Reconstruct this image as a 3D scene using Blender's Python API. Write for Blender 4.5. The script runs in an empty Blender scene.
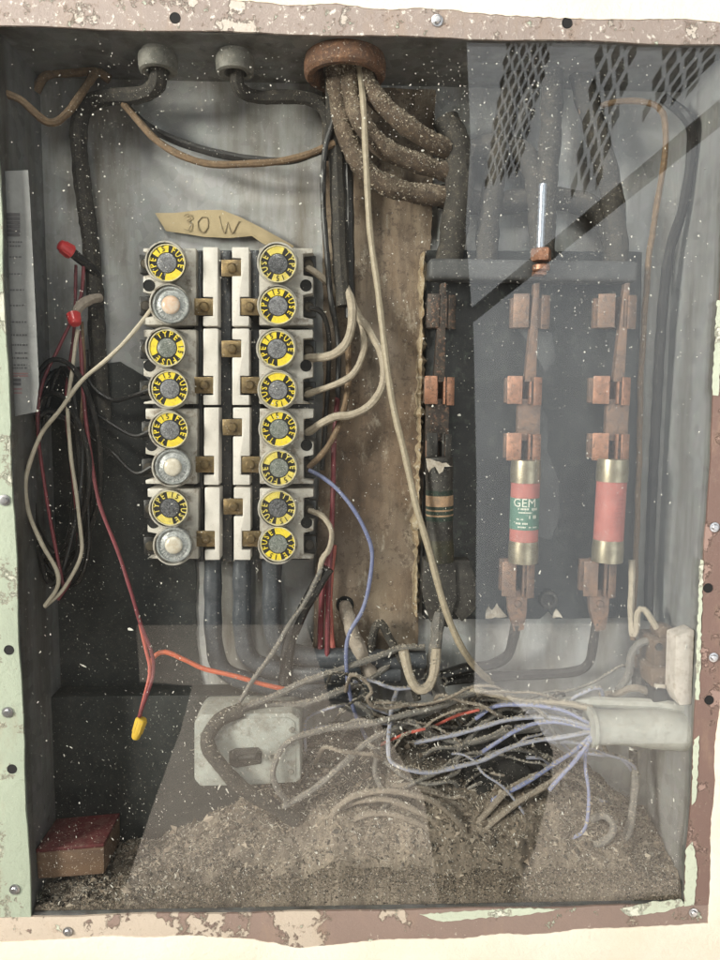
import bpy, bmesh, math, random
import numpy as np
from mathutils import Vector, Matrix, Euler

SC = bpy.context.scene
COL = SC.collection
rnd = random.Random(7)
nr = np.random.RandomState(11)

# ------------------------------------------------------------------ camera
D, F = 0.58, 720.0                      # camera to pane, focal length in photo pixels (720x960)
PITCH, YAW, ROLL = math.radians(5.93), math.radians(2.06), math.radians(0.42)
X0, X1, Z0, Z1 = -0.2564, 0.3091, -0.4349, 0.2803   # opening of the box
BACK = 0.088                            # depth of the box
RM = (Matrix.Rotation(-YAW, 3, 'Z') @ Matrix.Rotation(math.pi/2 - PITCH, 3, 'X') @ Matrix.Rotation(ROLL, 3, 'Z'))
cam_d = bpy.data.cameras.new('camera'); cam = bpy.data.objects.new('camera', cam_d); COL.objects.link(cam)
cam_d.lens = 27.0; cam_d.sensor_width = 36.0; cam_d.clip_start = 0.01; cam_d.clip_end = 100
cam.matrix_world = Matrix.Translation((0, -D, 0)) @ RM.to_4x4()
SC.camera = cam

# ------------------------------------------------------------------ light
W = bpy.data.worlds.new('World'); SC.world = W; W.use_nodes = True
W.node_tree.nodes['Background'].inputs[0].default_value = (0.80, 0.90, 1.0, 1)
W.node_tree.nodes['Background'].inputs[1].default_value = 0.07

def area_light(name, loc, target, sx, sy, power, col):
    l = bpy.data.lights.new(name, 'AREA'); l.shape = 'RECTANGLE'; l.size = sx; l.size_y = sy
    l.energy = power; l.color = col
    o = bpy.data.objects.new(name, l); COL.objects.link(o); o.location = loc
    o.rotation_euler = (Vector(target) - Vector(loc)).to_track_quat('-Z', 'Y').to_euler()
    return o
area_light('yard_daylight', (0.05, -3.05, 2.05), (0.08, -2.85, 0), 0.9, 0.9, 430, (1.0, 0.94, 0.88))
area_light('overhead_daylight', (-0.45, -1.70, 1.58), (0.03, 0, -0.12), 0.9, 0.5, 46, (1.0, 0.96, 0.90))
area_light('side_daylight', (-2.0, -1.35, 0.45), (0.05, 0, -0.10), 0.5, 0.7, 142, (1.0, 0.95, 0.87))
area_light('doorway_daylight', (1.80, -3.0, -0.15), (1.80, 0, -0.15), 2.4, 4.6, 83, (0.95, 0.98, 1.0))  # area lamp added behind the camera as the bright reflection in the pane

SC.view_settings.view_transform = 'Standard'; SC.view_settings.look = 'None'
SC.view_settings.exposure = -0.30; SC.view_settings.gamma = 1.0
SC.render.engine = 'CYCLES'
SC.cycles.use_denoising = True
SC.cycles.max_bounces = 8; SC.cycles.transparent_max_bounces = 12
SC.cycles.caustics_reflective = False; SC.cycles.caustics_refractive = False

# ------------------------------------------------------------------ pixel -> place
def P(px, py, Y):
    d = RM @ Vector(((px - 360) / F, -(py - 480) / F, -1.0))
    t = (Y + D) / d.y
    return Vector((d.x * t, Y, d.z * t))
def S(Y): return (D + Y) / F            # metres for one photo pixel at depth Y
def PM(px, py, Yb):                     # a thing behind the camera that shows mirrored in the pane
    p = P(px, py, Yb); return Vector((p.x, -Yb, p.z))

# ------------------------------------------------------------------ materials
MATS = {}
def ramp(nt, fac, stops):
    r = nt.nodes.new('ShaderNodeValToRGB'); el = r.color_ramp.elements
    while len(el) < len(stops): el.new(0.5)
    for e, (p, c) in zip(el, stops):
        e.position = p; e.color = c if len(c) == 4 else (*c, 1)
    nt.links.new(fac, r.inputs[0]); return r.outputs[0]
def noise(nt, scale, detail=6, rough=.6, vec=None, dist=0):
    n = nt.nodes.new('ShaderNodeTexNoise'); n.inputs['Scale'].default_value = scale
    n.inputs['Detail'].default_value = detail; n.inputs['Roughness'].default_value = rough
    n.inputs['Distortion'].default_value = dist
    nt.links.new(vec, n.inputs['Vector']); return n.outputs[0]
def mixc(nt, f, a, b):
    m = nt.nodes.new('ShaderNodeMix'); m.data_type = 'RGBA'
    for sock, v in ((m.inputs[0], f), (m.inputs[6], a), (m.inputs[7], b)):
        if isinstance(v, (tuple, list)): sock.default_value = (*v[:3], 1)
        elif isinstance(v, (int, float)): sock.default_value = v
        else: nt.links.new(v, sock)
    return m.outputs[2]
def mth(nt, op, a, b=0.0, clamp=False):
    m = nt.nodes.new('ShaderNodeMath'); m.operation = op; m.use_clamp = clamp
    for s, v in ((m.inputs[0], a), (m.inputs[1], b)):
        if isinstance(v, (int, float)): s.default_value = v
        else: nt.links.new(v, s)
    return m.outputs[0]
def base_mat(name):
    m = bpy.data.materials.new(name); m.use_nodes = True
    nt = m.node_tree; bs = nt.nodes['Principled BSDF']
    g = nt.nodes.new('ShaderNodeNewGeometry')
    return m, nt, bs, g
def stretch(nt, vec, sc):
    mp = nt.nodes.new('ShaderNodeMapping'); mp.inputs['Scale'].default_value = sc
    nt.links.new(vec, mp.inputs['Vector']); return mp.outputs[0]
def bump(nt, bs, h, strength, dist=.0006):
    b = nt.nodes.new('ShaderNodeBump'); b.inputs['Strength'].default_value = strength
    b.inputs['Distance'].default_value = dist
    nt.links.new(h, b.inputs['Height']); nt.links.new(b.outputs[0], bs.inputs['Normal'])

def mat(name, c1, c2=None, rough=.6, metal=0., scale=60, dust=0., dustc=(.36, .31, .25), bmp=.25, bscale=500, c3=None, spec=.5, st=(1, 1, 1), lo=.38, hi=.62):
    """mottled surface with settled dust on what faces up"""
    if name in MATS: return MATS[name]
    m, nt, bs, g = base_mat(name)
    pos = g.outputs['Position']; vec = stretch(nt, pos, st) if st != (1, 1, 1) else pos
    c2 = c2 or tuple(v * .6 for v in c1)
    n1 = noise(nt, scale, 8, .65, vec)
    col = ramp(nt, n1, [(lo, c1), (hi, c2)])
    if c3:
        n3 = noise(nt, scale * 2.7, 8, .7, vec)
        col = mixc(nt, ramp(nt, n3, [(.52, (0, 0, 0)), (.64, (1, 1, 1))]), col, c3)
    nf = noise(nt, 900, 3, .6, pos)
    r = mth(nt, 'ADD', rough - .12, mth(nt, 'MULTIPLY', n1, .24))
    if dust > 0:
        sx = nt.nodes.new('ShaderNodeSeparateXYZ'); nt.links.new(g.outputs['Normal'], sx.inputs[0])
        up = mth(nt, 'ADD', mth(nt, 'MULTIPLY', sx.outputs[2], .45), .30 - .10/dust)
        dn = noise(nt, 130, 8, .75, pos)
        f = mth(nt, 'ADD', mth(nt, 'MULTIPLY', up, dust), mth(nt, 'MULTIPLY', mth(nt, 'SUBTRACT', dn, .5), 2.2 * min(1, dust + .25)))
        f = mth(nt, 'ADD', f, mth(nt, 'MULTIPLY', mth(nt, 'SUBTRACT', nf, .5), 1.4 * min(1, dust)), True)
        col = mixc(nt, f, col, dustc)
        r = mth(nt, 'ADD', r, mth(nt, 'MULTIPLY', f, .4), True)
        if metal:
            nt.links.new(mth(nt, 'MULTIPLY', mth(nt, 'SUBTRACT', 1.0, f), metal), bs.inputs['Metallic'])
    elif metal: bs.inputs['Metallic'].default_value = metal
    if dust >= .1:
        sp1 = noise(nt, 520, 2, .5, pos)
        col = mixc(nt, ramp(nt, sp1, [(.66, (0, 0, 0)), (.72, (.7, .7, .7))]), col, tuple(min(.6, v*1.45) for v in dustc))
        sp2 = noise(nt, 260, 6, .7, pos)
        col = mixc(nt, ramp(nt, sp2, [(.58, (0, 0, 0)), (.72, (.45, .45, .45))]), col, tuple(v*.45 for v in c1))
    nt.links.new(col, bs.inputs['Base Color']); nt.links.new(r, bs.inputs['Roughness'])
    bs.inputs['Specular IOR Level'].default_value = spec
    nb = noise(nt, bscale, 5, .65, pos)
    bump(nt, bs, nb, bmp)
    MATS[name] = m; return m

def paint_mat(name, coat, under, third, fourth, a=.52, b=.6, c=.6, sc=22, xsplit=None):
    """old paint flaked down to what lies below"""
    m, nt, bs, g = base_mat(name); pos = g.outputs['Position']
    n1 = noise(nt, sc, 10, .68, pos); n2 = noise(nt, sc * 2.3, 10, .7, pos); n3 = noise(nt, sc * 5, 8, .75, pos)
    n4 = noise(nt, 14, 6, .6, pos)
    coat_v = mixc(nt, n4, coat, tuple(v * .72 for v in coat))
    if xsplit:   # the under coat shows to the left of xsplit, the top coat to the right
        sx = nt.nodes.new('ShaderNodeSeparateXYZ'); nt.links.new(pos, sx.inputs[0])
        mr = nt.nodes.new('ShaderNodeMapRange'); mr.inputs[1].default_value, mr.inputs[2].default_value = xsplit
        mr.inputs[3].default_value, mr.inputs[4].default_value = .13, -.11; nt.links.new(sx.outputs[0], mr.inputs[0])
        n1 = mth(nt, 'ADD', n1, mr.outputs[0])
    m1 = ramp(nt, n1, [(a, (0, 0, 0)), (a + .025, (1, 1, 1))])
    m2 = ramp(nt, n2, [(b, (0, 0, 0)), (b + .03, (1, 1, 1))])
    m3 = ramp(nt, n3, [(c, (0, 0, 0)), (c + .05, (1, 1, 1))])
    col = mixc(nt, m1, coat_v, under); col = mixc(nt, m2, col, third); col = mixc(nt, m3, col, fourth)
    rim = ramp(nt, n1, [(a - .022, (0, 0, 0)), (a - .004, (.75, .75, .75)), (a + .006, (0, 0, 0))])
    col = mixc(nt, rim, col, (.20, .14, .11))
    rim2 = ramp(nt, n2, [(b - .03, (0, 0, 0)), (b - .004, (.6, .6, .6)), (b + .004, (0, 0, 0))])
    col = mixc(nt, rim2, col, (.24, .17, .13))
    stn = noise(nt, 26, 8, .7, stretch(nt, pos, (1, 1, .35)))
    col = mixc(nt, ramp(nt, stn, [(.55, (0, 0, 0)), (.75, (.55, .55, .55))]), col, (.34, .24, .16))
    fine = noise(nt, 620, 3, .6, pos)
    col = mixc(nt, ramp(nt, fine, [(.68, (0, 0, 0)), (.73, (.55, .55, .55))]), col, (.78, .74, .68))
    grime = noise(nt, 300, 6, .7, pos)
    col = mixc(nt, ramp(nt, grime, [(.55, (0, 0, 0)), (.8, (.45, .45, .45))]), col, (.18, .15, .12))
    nt.links.new(col, bs.inputs['Base Color']); bs.inputs['Roughness'].default_value = .55
    h = mth(nt, 'ADD', mth(nt, 'MULTIPLY', m1, -.6), mth(nt, 'ADD', mth(nt, 'MULTIPLY', m2, .4), mth(nt, 'MULTIPLY', n3, .6)))
    bump(nt, bs, h, 1.0, .0016)
    return m

def plaster_mat():
    m, nt, bs, g = base_mat('cream plaster'); pos = g.outputs['Position']
    n1 = noise(nt, 9, 8, .6, pos); n2 = noise(nt, 180, 6, .7, pos); n3 = noise(nt, 30, 10, .75, pos)
    col = ramp(nt, n1, [(.35, (.70, .62, .50)), (.65, (.76, .71, .61))])
    col = mixc(nt, ramp(nt, n3, [(.62, (0, 0, 0)), (.72, (.6, .6, .6))]), col, (.62, .52, .38))
    nt.links.new(col, bs.inputs['Base Color']); bs.inputs['Roughness'].default_value = .85
    bump(nt, bs, mth(nt, 'ADD', n2, mth(nt, 'MULTIPLY', n3, 1.5)), .6, .0015)
    return m

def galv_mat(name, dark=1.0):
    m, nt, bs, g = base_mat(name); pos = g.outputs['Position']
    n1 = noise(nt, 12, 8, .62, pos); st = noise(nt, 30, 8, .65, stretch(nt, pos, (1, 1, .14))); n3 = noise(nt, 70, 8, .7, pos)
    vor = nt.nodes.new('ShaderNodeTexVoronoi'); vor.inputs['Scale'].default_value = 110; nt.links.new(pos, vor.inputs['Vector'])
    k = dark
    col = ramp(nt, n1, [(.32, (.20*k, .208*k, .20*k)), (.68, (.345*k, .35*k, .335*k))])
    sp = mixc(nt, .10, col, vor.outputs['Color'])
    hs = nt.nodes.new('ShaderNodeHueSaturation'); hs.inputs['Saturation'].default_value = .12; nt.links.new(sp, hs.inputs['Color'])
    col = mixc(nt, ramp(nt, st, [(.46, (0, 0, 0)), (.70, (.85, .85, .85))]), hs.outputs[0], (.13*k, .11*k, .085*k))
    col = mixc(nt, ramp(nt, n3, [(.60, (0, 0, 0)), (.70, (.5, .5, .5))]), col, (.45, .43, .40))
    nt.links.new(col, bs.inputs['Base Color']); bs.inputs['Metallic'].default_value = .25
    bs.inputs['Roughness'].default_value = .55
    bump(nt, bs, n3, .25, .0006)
    return m

def board_mat():
    m, nt, bs, g = base_mat('rust stained board'); pos = g.outputs['Position']
    s1 = noise(nt, 38, 10, .75, stretch(nt, pos, (1, 1, .16)), .15); s2 = noise(nt, 14, 8, .7, stretch(nt, pos, (1, 1, .45)), .1)
    n3 = noise(nt, 150, 8, .75, pos); n4 = noise(nt, 48, 10, .8, stretch(nt, pos, (1, 1, .4)), .15); n5 = noise(nt, 9, 6, .6, pos)
    col = ramp(nt, s2, [(.32, (.085, .05, .031)), (.48, (.175, .122, .082)), (.64, (.28, .22, .16))])
    col = mixc(nt, ramp(nt, s1, [(.48, (0, 0, 0)), (.60, (.65, .65, .65))]), col, (.10, .07, .05))
    col = mixc(nt, ramp(nt, n5, [(.5, (0, 0, 0)), (.68, (.6, .6, .6))]), col, (.17, .14, .115))
    col = mixc(nt, ramp(nt, n4, [(.55, (0, 0, 0)), (.62, (.7, .7, .7))]), col, (.40, .35, .28))
    col = mixc(nt, ramp(nt, n3, [(.53, (0, 0, 0)), (.62, (.8, .8, .8))]), col, (.085, .06, .045))
    nt.links.new(col, bs.inputs['Base Color']); bs.inputs['Roughness'].default_value = .8
    bump(nt, bs, mth(nt, 'ADD', s1, n3), .6, .001)
    return m

def pane_mat():
    m = bpy.data.materials.new('dusty clear plastic'); m.use_nodes = True; nt = m.node_tree
    nt.nodes.remove(nt.nodes['Principled BSDF']); out = nt.nodes['Material Output']
    g = nt.nodes.new('ShaderNodeNewGeometry'); pos = g.outputs['Position']
    tr = nt.nodes.new('ShaderNodeBsdfTransparent'); tr.inputs[0].default_value = (.96, .97, .96, 1)
    gl = nt.nodes.new('ShaderNodeBsdfGlossy'); gl.inputs['Roughness'].default_value = .014
    fr = nt.nodes.new('ShaderNodeFresnel'); fr.inputs[0].default_value = 1.49
    mx = nt.nodes.new('ShaderNodeMixShader'); nt.links.new(fr.outputs[0], mx.inputs[0])
    # straight-through sheet: the rear face reflects like the front face
    nt.links.new(mth(nt, 'ADD', 1.49, mth(nt, 'MULTIPLY', g.outputs['Backfacing'], 1/1.49 - 1.49)), fr.inputs[0])
    nt.links.new(tr.outputs[0], mx.inputs[1]); nt.links.new(gl.outputs[0], mx.inputs[2])
    df = nt.nodes.new('ShaderNodeBsdfDiffuse'); df.inputs[0].default_value = (.62, .60, .56, 1)
    n1 = noise(nt, 7, 6, .6, pos); n2 = noise(nt, 22, 10, .75, stretch(nt, pos, (1, 1, .35)), .4)
    f = mth(nt, 'MULTIPLY', ramp(nt, n1, [(.35, (0, 0, 0)), (.75, (1, 1, 1))]), ramp(nt, n2, [(.3, (.25, .25, .25)), (.75, (1, 1, 1))]))
    f = mth(nt, 'ADD', mth(nt, 'MULTIPLY', f, .011), .0003)
    m2 = nt.nodes.new('ShaderNodeMixShader'); nt.links.new(f, m2.inputs[0])
    nt.links.new(mx.outputs[0], m2.inputs[1]); nt.links.new(df.outputs[0], m2.inputs[2])
    nt.links.new(m2.outputs[0], out.inputs[0])
    return m

def attr_mat(name, rough=.85, gain=1.0):
    m, nt, bs, g = base_mat(name)
    a = nt.nodes.new('ShaderNodeAttribute'); a.attribute_name = 'col'
    n = noise(nt, 700, 4, .6, g.outputs['Position'])
    c = mixc(nt, mth(nt, 'MULTIPLY', n, .5), a.outputs['Color'], (.10, .085, .07))
    nt.links.new(c, bs.inputs['Base Color']); bs.inputs['Roughness'].default_value = rough
    return m

def clear_mat(name, tint=(.9, .92, .92)):
    m = bpy.data.materials.new(name); m.use_nodes = True; nt = m.node_tree
    nt.nodes.remove(nt.nodes['Principled BSDF']); out = nt.nodes['Material Output']
    tr = nt.nodes.new('ShaderNodeBsdfTransparent'); tr.inputs[0].default_value = (*tint, 1)
    gl = nt.nodes.new('ShaderNodeBsdfGlossy'); gl.inputs['Roughness'].default_value = .08
    lw = nt.nodes.new('ShaderNodeLayerWeight'); lw.inputs[0].default_value = .35
    mx = nt.nodes.new('ShaderNodeMixShader'); nt.links.new(mth(nt, 'ADD', lw.outputs[0], .12, True), mx.inputs[0])
    nt.links.new(tr.outputs[0], mx.inputs[1]); nt.links.new(gl.outputs[0], mx.inputs[2]); nt.links.new(mx.outputs[0], out.inputs[0])
    return m

M_PLASTER = plaster_mat()
M_GREEN = paint_mat('pale green flaked paint', (.46, .53, .41), (.58, .59, .48), (.45, .32, .25), (.70, .70, .58), .57, .68, .66)
M_TOP = paint_mat('pink brown flaked paint', (.35, .295, .262), (.52, .47, .41), (.48, .53, .43), (.68, .64, .58), .56, .60, .56, sc=34)
M_BROWN = paint_mat('brown flaked paint', (.19, .12, .10), (.28, .19, .16), (.58, .62, .50), (.62, .55, .48), .55, .655, .65)
M_BOTTOM = paint_mat('cream and brown flaked paint', (.27, .195, .16), (.46, .39, .31), (.52, .55, .43), (.52, .46, .38), .50, .60, .62, xsplit=(-.22, .10))
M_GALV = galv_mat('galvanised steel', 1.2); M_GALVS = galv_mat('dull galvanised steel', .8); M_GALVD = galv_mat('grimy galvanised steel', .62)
M_BOARD = board_mat(); M_PANE = pane_mat()
M_PORC = mat('porcelain', (.56, .53, .48), (.42, .39, .34), rough=.32, scale=45, dust=.22, dustc=(.22, .18, .14), bmp=.08, c3=(.24, .20, .16))
M_STRIP = mat('white porcelain', (.66, .62, .57), (.56, .52, .47), rough=.4, scale=45, dust=.10, dustc=(.35, .30, .24), bmp=.08)
M_BRASS = mat('tarnished brass', (.30, .215, .11), (.15, .11, .065), rough=.42, metal=.85, scale=160, bmp=.2, dust=.1)
M_COPPER = mat('oxidised copper', (.50, .25, .16), (.30, .16, .11), rough=.45, metal=.6, scale=120, bmp=.25, dust=.18, dustc=(.34, .27, .23), c3=(.16, .09, .065))
M_COPPERD = mat('dull copper', (.27, .165, .115), (.17, .12, .10), rough=.55, metal=.5, scale=120, bmp=.25, dust=.2, dustc=(.25, .22, .20), c3=(.10, .075, .065))
M_CHAR = mat('charred bakelite', (.022, .02, .018), (.05, .045, .04), rough=.6, scale=150, bmp=.6, dust=.16, dustc=(.25, .23, .2))
M_SLATE = mat('black slate', (.012, .013, .014), (.024, .025, .027), rough=.6, scale=40, bmp=.4, dust=.08, dustc=(.25, .25, .24), c3=(.045, .05, .045))
M_FLAKE = mat('slate scale', (.085, .09, .092), (.06, .062, .065), rough=.7, scale=60, bmp=.4)
M_BLACK = mat('black bakelite', (.018, .017, .016), (.03, .028, .026), rough=.35, bmp=.1, dust=.08)
M_HOLE = mat('dark hollow', (.008, .008, .008), (.012, .012, .012), rough=.9)
M_YEL = mat('yellow label', (.80, .63, .035), (.66, .50, .03), rough=.5, scale=220, bmp=.08, dust=.10, dustc=(.32, .26, .12), c3=(.50, .37, .05))
M_RIM = mat('cream rim', (.62, .56, .36), (.45, .40, .24), rough=.4, scale=200, bmp=.1)
M_MICA = mat('grey mica window', (.10, .10, .105), (.19, .19, .20), rough=.22, scale=420, bmp=.5, bscale=350, c3=(.34, .34, .35))
M_GLASSRING = mat('grey pressed glass', (.22, .23, .23), (.36, .37, .36), rough=.18, scale=300, bmp=.9, bscale=420, c3=(.10, .10, .10), spec=.8)
M_PEARL = mat('pale fuse window', (.62, .58, .50), (.48, .42, .33), rough=.2, scale=180, bmp=.2)
M_PINKW = mat('copper glow window', (.60, .40, .28), (.62, .54, .46), rough=.2, scale=180, bmp=.2)
M_STEEL = mat('zinc screw', (.55, .56, .58), (.38, .38, .38), rough=.32, metal=.9, scale=300, bmp=.15)
M_BLUESTEEL = mat('bright steel', (.62, .66, .75), (.45, .5, .6), rough=.3, metal=.7, scale=300, bmp=.1)
M_RUST = mat('rusty iron', (.16, .075, .04), (.09, .05, .035), rough=.8, scale=120, bmp=.6, c3=(.25, .14, .08), dust=.1)
M_CONN = mat('dusty zinc casting', (.24, .23, .205), (.15, .145, .13), rough=.65, metal=.3, scale=120, bmp=.5, dust=.3, dustc=(.28, .25, .2))
M_KRAFT = mat('old masking tape', (.40, .315, .185), (.33, .26, .15), rough=.7, scale=50, bmp=.15)
M_INK = mat('pencil grey', (.25, .195, .115), (.29, .23, .14), rough=.8)
M_CARD = mat('grey printed card', (.25, .25, .25), (.20, .20, .20), rough=.7, scale=50, bmp=.1)
M_PRINT = mat('faded print', (.085, .08, .085), (.11, .105, .11), rough=.8)
M_PRINTR = mat('faded red print', (.24, .12, .13), (.28, .16, .16), rough=.8)
M_REDNUT = mat('red plastic', (.62, .06, .06), (.5, .04, .05), rough=.35, bmp=.1)
M_YELNUT = mat('yellow plastic', (.75, .50, .06), (.62, .40, .05), rough=.45, bmp=.2, dust=.12)
M_GREY = mat('grey enamelled steel', (.36, .375, .35), (.27, .285, .265), rough=.5, scale=40, bmp=.3, dust=.62, dustc=(.27, .235, .19), c3=(.20, .195, .175))
M_REDTUBE = mat('faded red fibre tube', (.42, .13, .11), (.34, .11, .095), rough=.6, scale=70, bmp=.2, dust=.32, dustc=(.45, .33, .30))
M_FERR = mat('nickel ferrule', (.42, .37, .27), (.28, .24, .17), rough=.38, metal=.75, scale=120, bmp=.15, dust=.12)
M_GLAB = mat('green paper label', (.06, .15, .11), (.09, .19, .15), rough=.7, scale=90, bmp=.1)
M_WHITEINK = mat('pale print', (.66, .66, .58), (.55, .55, .48), rough=.7)
M_TANLAB = mat('scorched label', (.42, .27, .16), (.22, .15, .10), rough=.7, scale=120, bmp=.3)
M_CERAM = mat('white ceramic', (.56, .50, .45), (.45, .40, .35), rough=.55, scale=90, bmp=.3, dust=.3, c3=(.34, .28, .22))
M_BAKE = mat('brown bakelite', (.12, .075, .045), (.07, .045, .03), rough=.5, scale=80, bmp=.4, dust=.42, dustc=(.28, .23, .18))
M_CRUMB = mat('crumbling cream filler', (.36, .29, .19), (.22, .15, .085), rough=.9, scale=110, bmp=1.0, c3=(.46, .41, .33), bscale=300)
M_PLCHIP = mat('white plaster chip', (.50, .46, .40), (.28, .23, .18), rough=.9, scale=160, bmp=.6)
M_SHEATH = mat('pale grey cable jacket', (.40, .40, .365), (.31, .31, .28), rough=.6, scale=60, bmp=.5, dust=.45, c3=(.27, .26, .23))
# wires
WM = dict(
    black=mat('black rubber', (.010, .009, .009), (.02, .018, .017), scale=230, lo=.34, hi=.66, rough=.45, bmp=.3, dust=.10, dustc=(.16, .14, .12)),
    blackdust=mat('dusty black cloth', (.022, .02, .018), (.045, .04, .034), scale=230, lo=.34, hi=.66, rough=.8, bmp=.8, dust=.42, dustc=(.20, .17, .135)),
    bluegrey=mat('glossy slate rubber', (.045, .05, .058), (.075, .08, .09), scale=230, lo=.34, hi=.66, rough=.38, bmp=.15, dust=.14, dustc=(.2, .2, .2)),
    brown=mat('rusty brown cloth', (.20, .13, .075), (.12, .08, .05), scale=230, lo=.34, hi=.66, rough=.85, bmp=.8, dust=.3, dustc=(.33, .27, .20)),
    caked=mat('brown cable caked with dust', (.11, .075, .05), (.06, .045, .035), scale=230, lo=.34, hi=.66, rough=.9, bmp=1.0, dust=.62, dustc=(.44, .36, .27)),
    beige=mat('dusty beige cloth', (.42, .36, .28), (.30, .25, .19), scale=230, lo=.34, hi=.66, rough=.85, bmp=.7, dust=.4, dustc=(.42, .37, .30)),
    cream=mat('cream plastic', (.40, .34, .25), (.30, .25, .18), scale=230, lo=.34, hi=.66, rough=.55, bmp=.25, dust=.2),
    grey=mat('dusty grey rubber', (.16, .15, .14), (.10, .095, .088), scale=230, lo=.34, hi=.66, rough=.7, bmp=.6, dust=.6, dustc=(.30, .265, .225)),
    coil=mat('dust covered wire', (.24, .20, .16), (.16, .13, .105), scale=230, lo=.34, hi=.66, rough=.9, bmp=1.0, dust=.75, dustc=(.30, .255, .205)),
    blue=mat('blue plastic', (.12, .14, .27), (.17, .19, .32), scale=230, lo=.34, hi=.66, rough=.55, bmp=.3, dust=.4, dustc=(.40, .40, .42)),
    lavender=mat('dusty lavender plastic', (.17, .19, .36), (.25, .27, .41), scale=230, lo=.34, hi=.66, rough=.6, bmp=.35, dust=.45, dustc=(.46, .45, .46)),
    paleblue=mat('dusty white blue plastic', (.33, .34, .42), (.24, .25, .33), scale=230, lo=.34, hi=.66, rough=.6, bmp=.4, dust=.7, dustc=(.36, .335, .31)),
    maroon=mat('maroon plastic', (.20, .035, .045), (.13, .03, .035), scale=230, lo=.34, hi=.66, rough=.45, bmp=.15, dust=.06),
    red=mat('pink red plastic', (.50, .12, .09), (.40, .09, .07), scale=230, lo=.34, hi=.66, rough=.45, bmp=.15, dust=.12),
    orange=mat('orange red plastic', (.62, .14, .055), (.5, .10, .05), scale=230, lo=.34, hi=.66, rough=.45, bmp=.15, dust=.15),
    white=mat('aged white plastic', (.56, .50, .40), (.46, .40, .31), scale=230, lo=.34, hi=.66, rough=.5, bmp=.15, dust=.12),
    sleeve=mat('grey plaster coated sleeve', (.38, .33, .28), (.26, .21, .17), scale=230, lo=.34, hi=.66, rough=.95, bmp=1.0, dust=.4),
)

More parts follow.
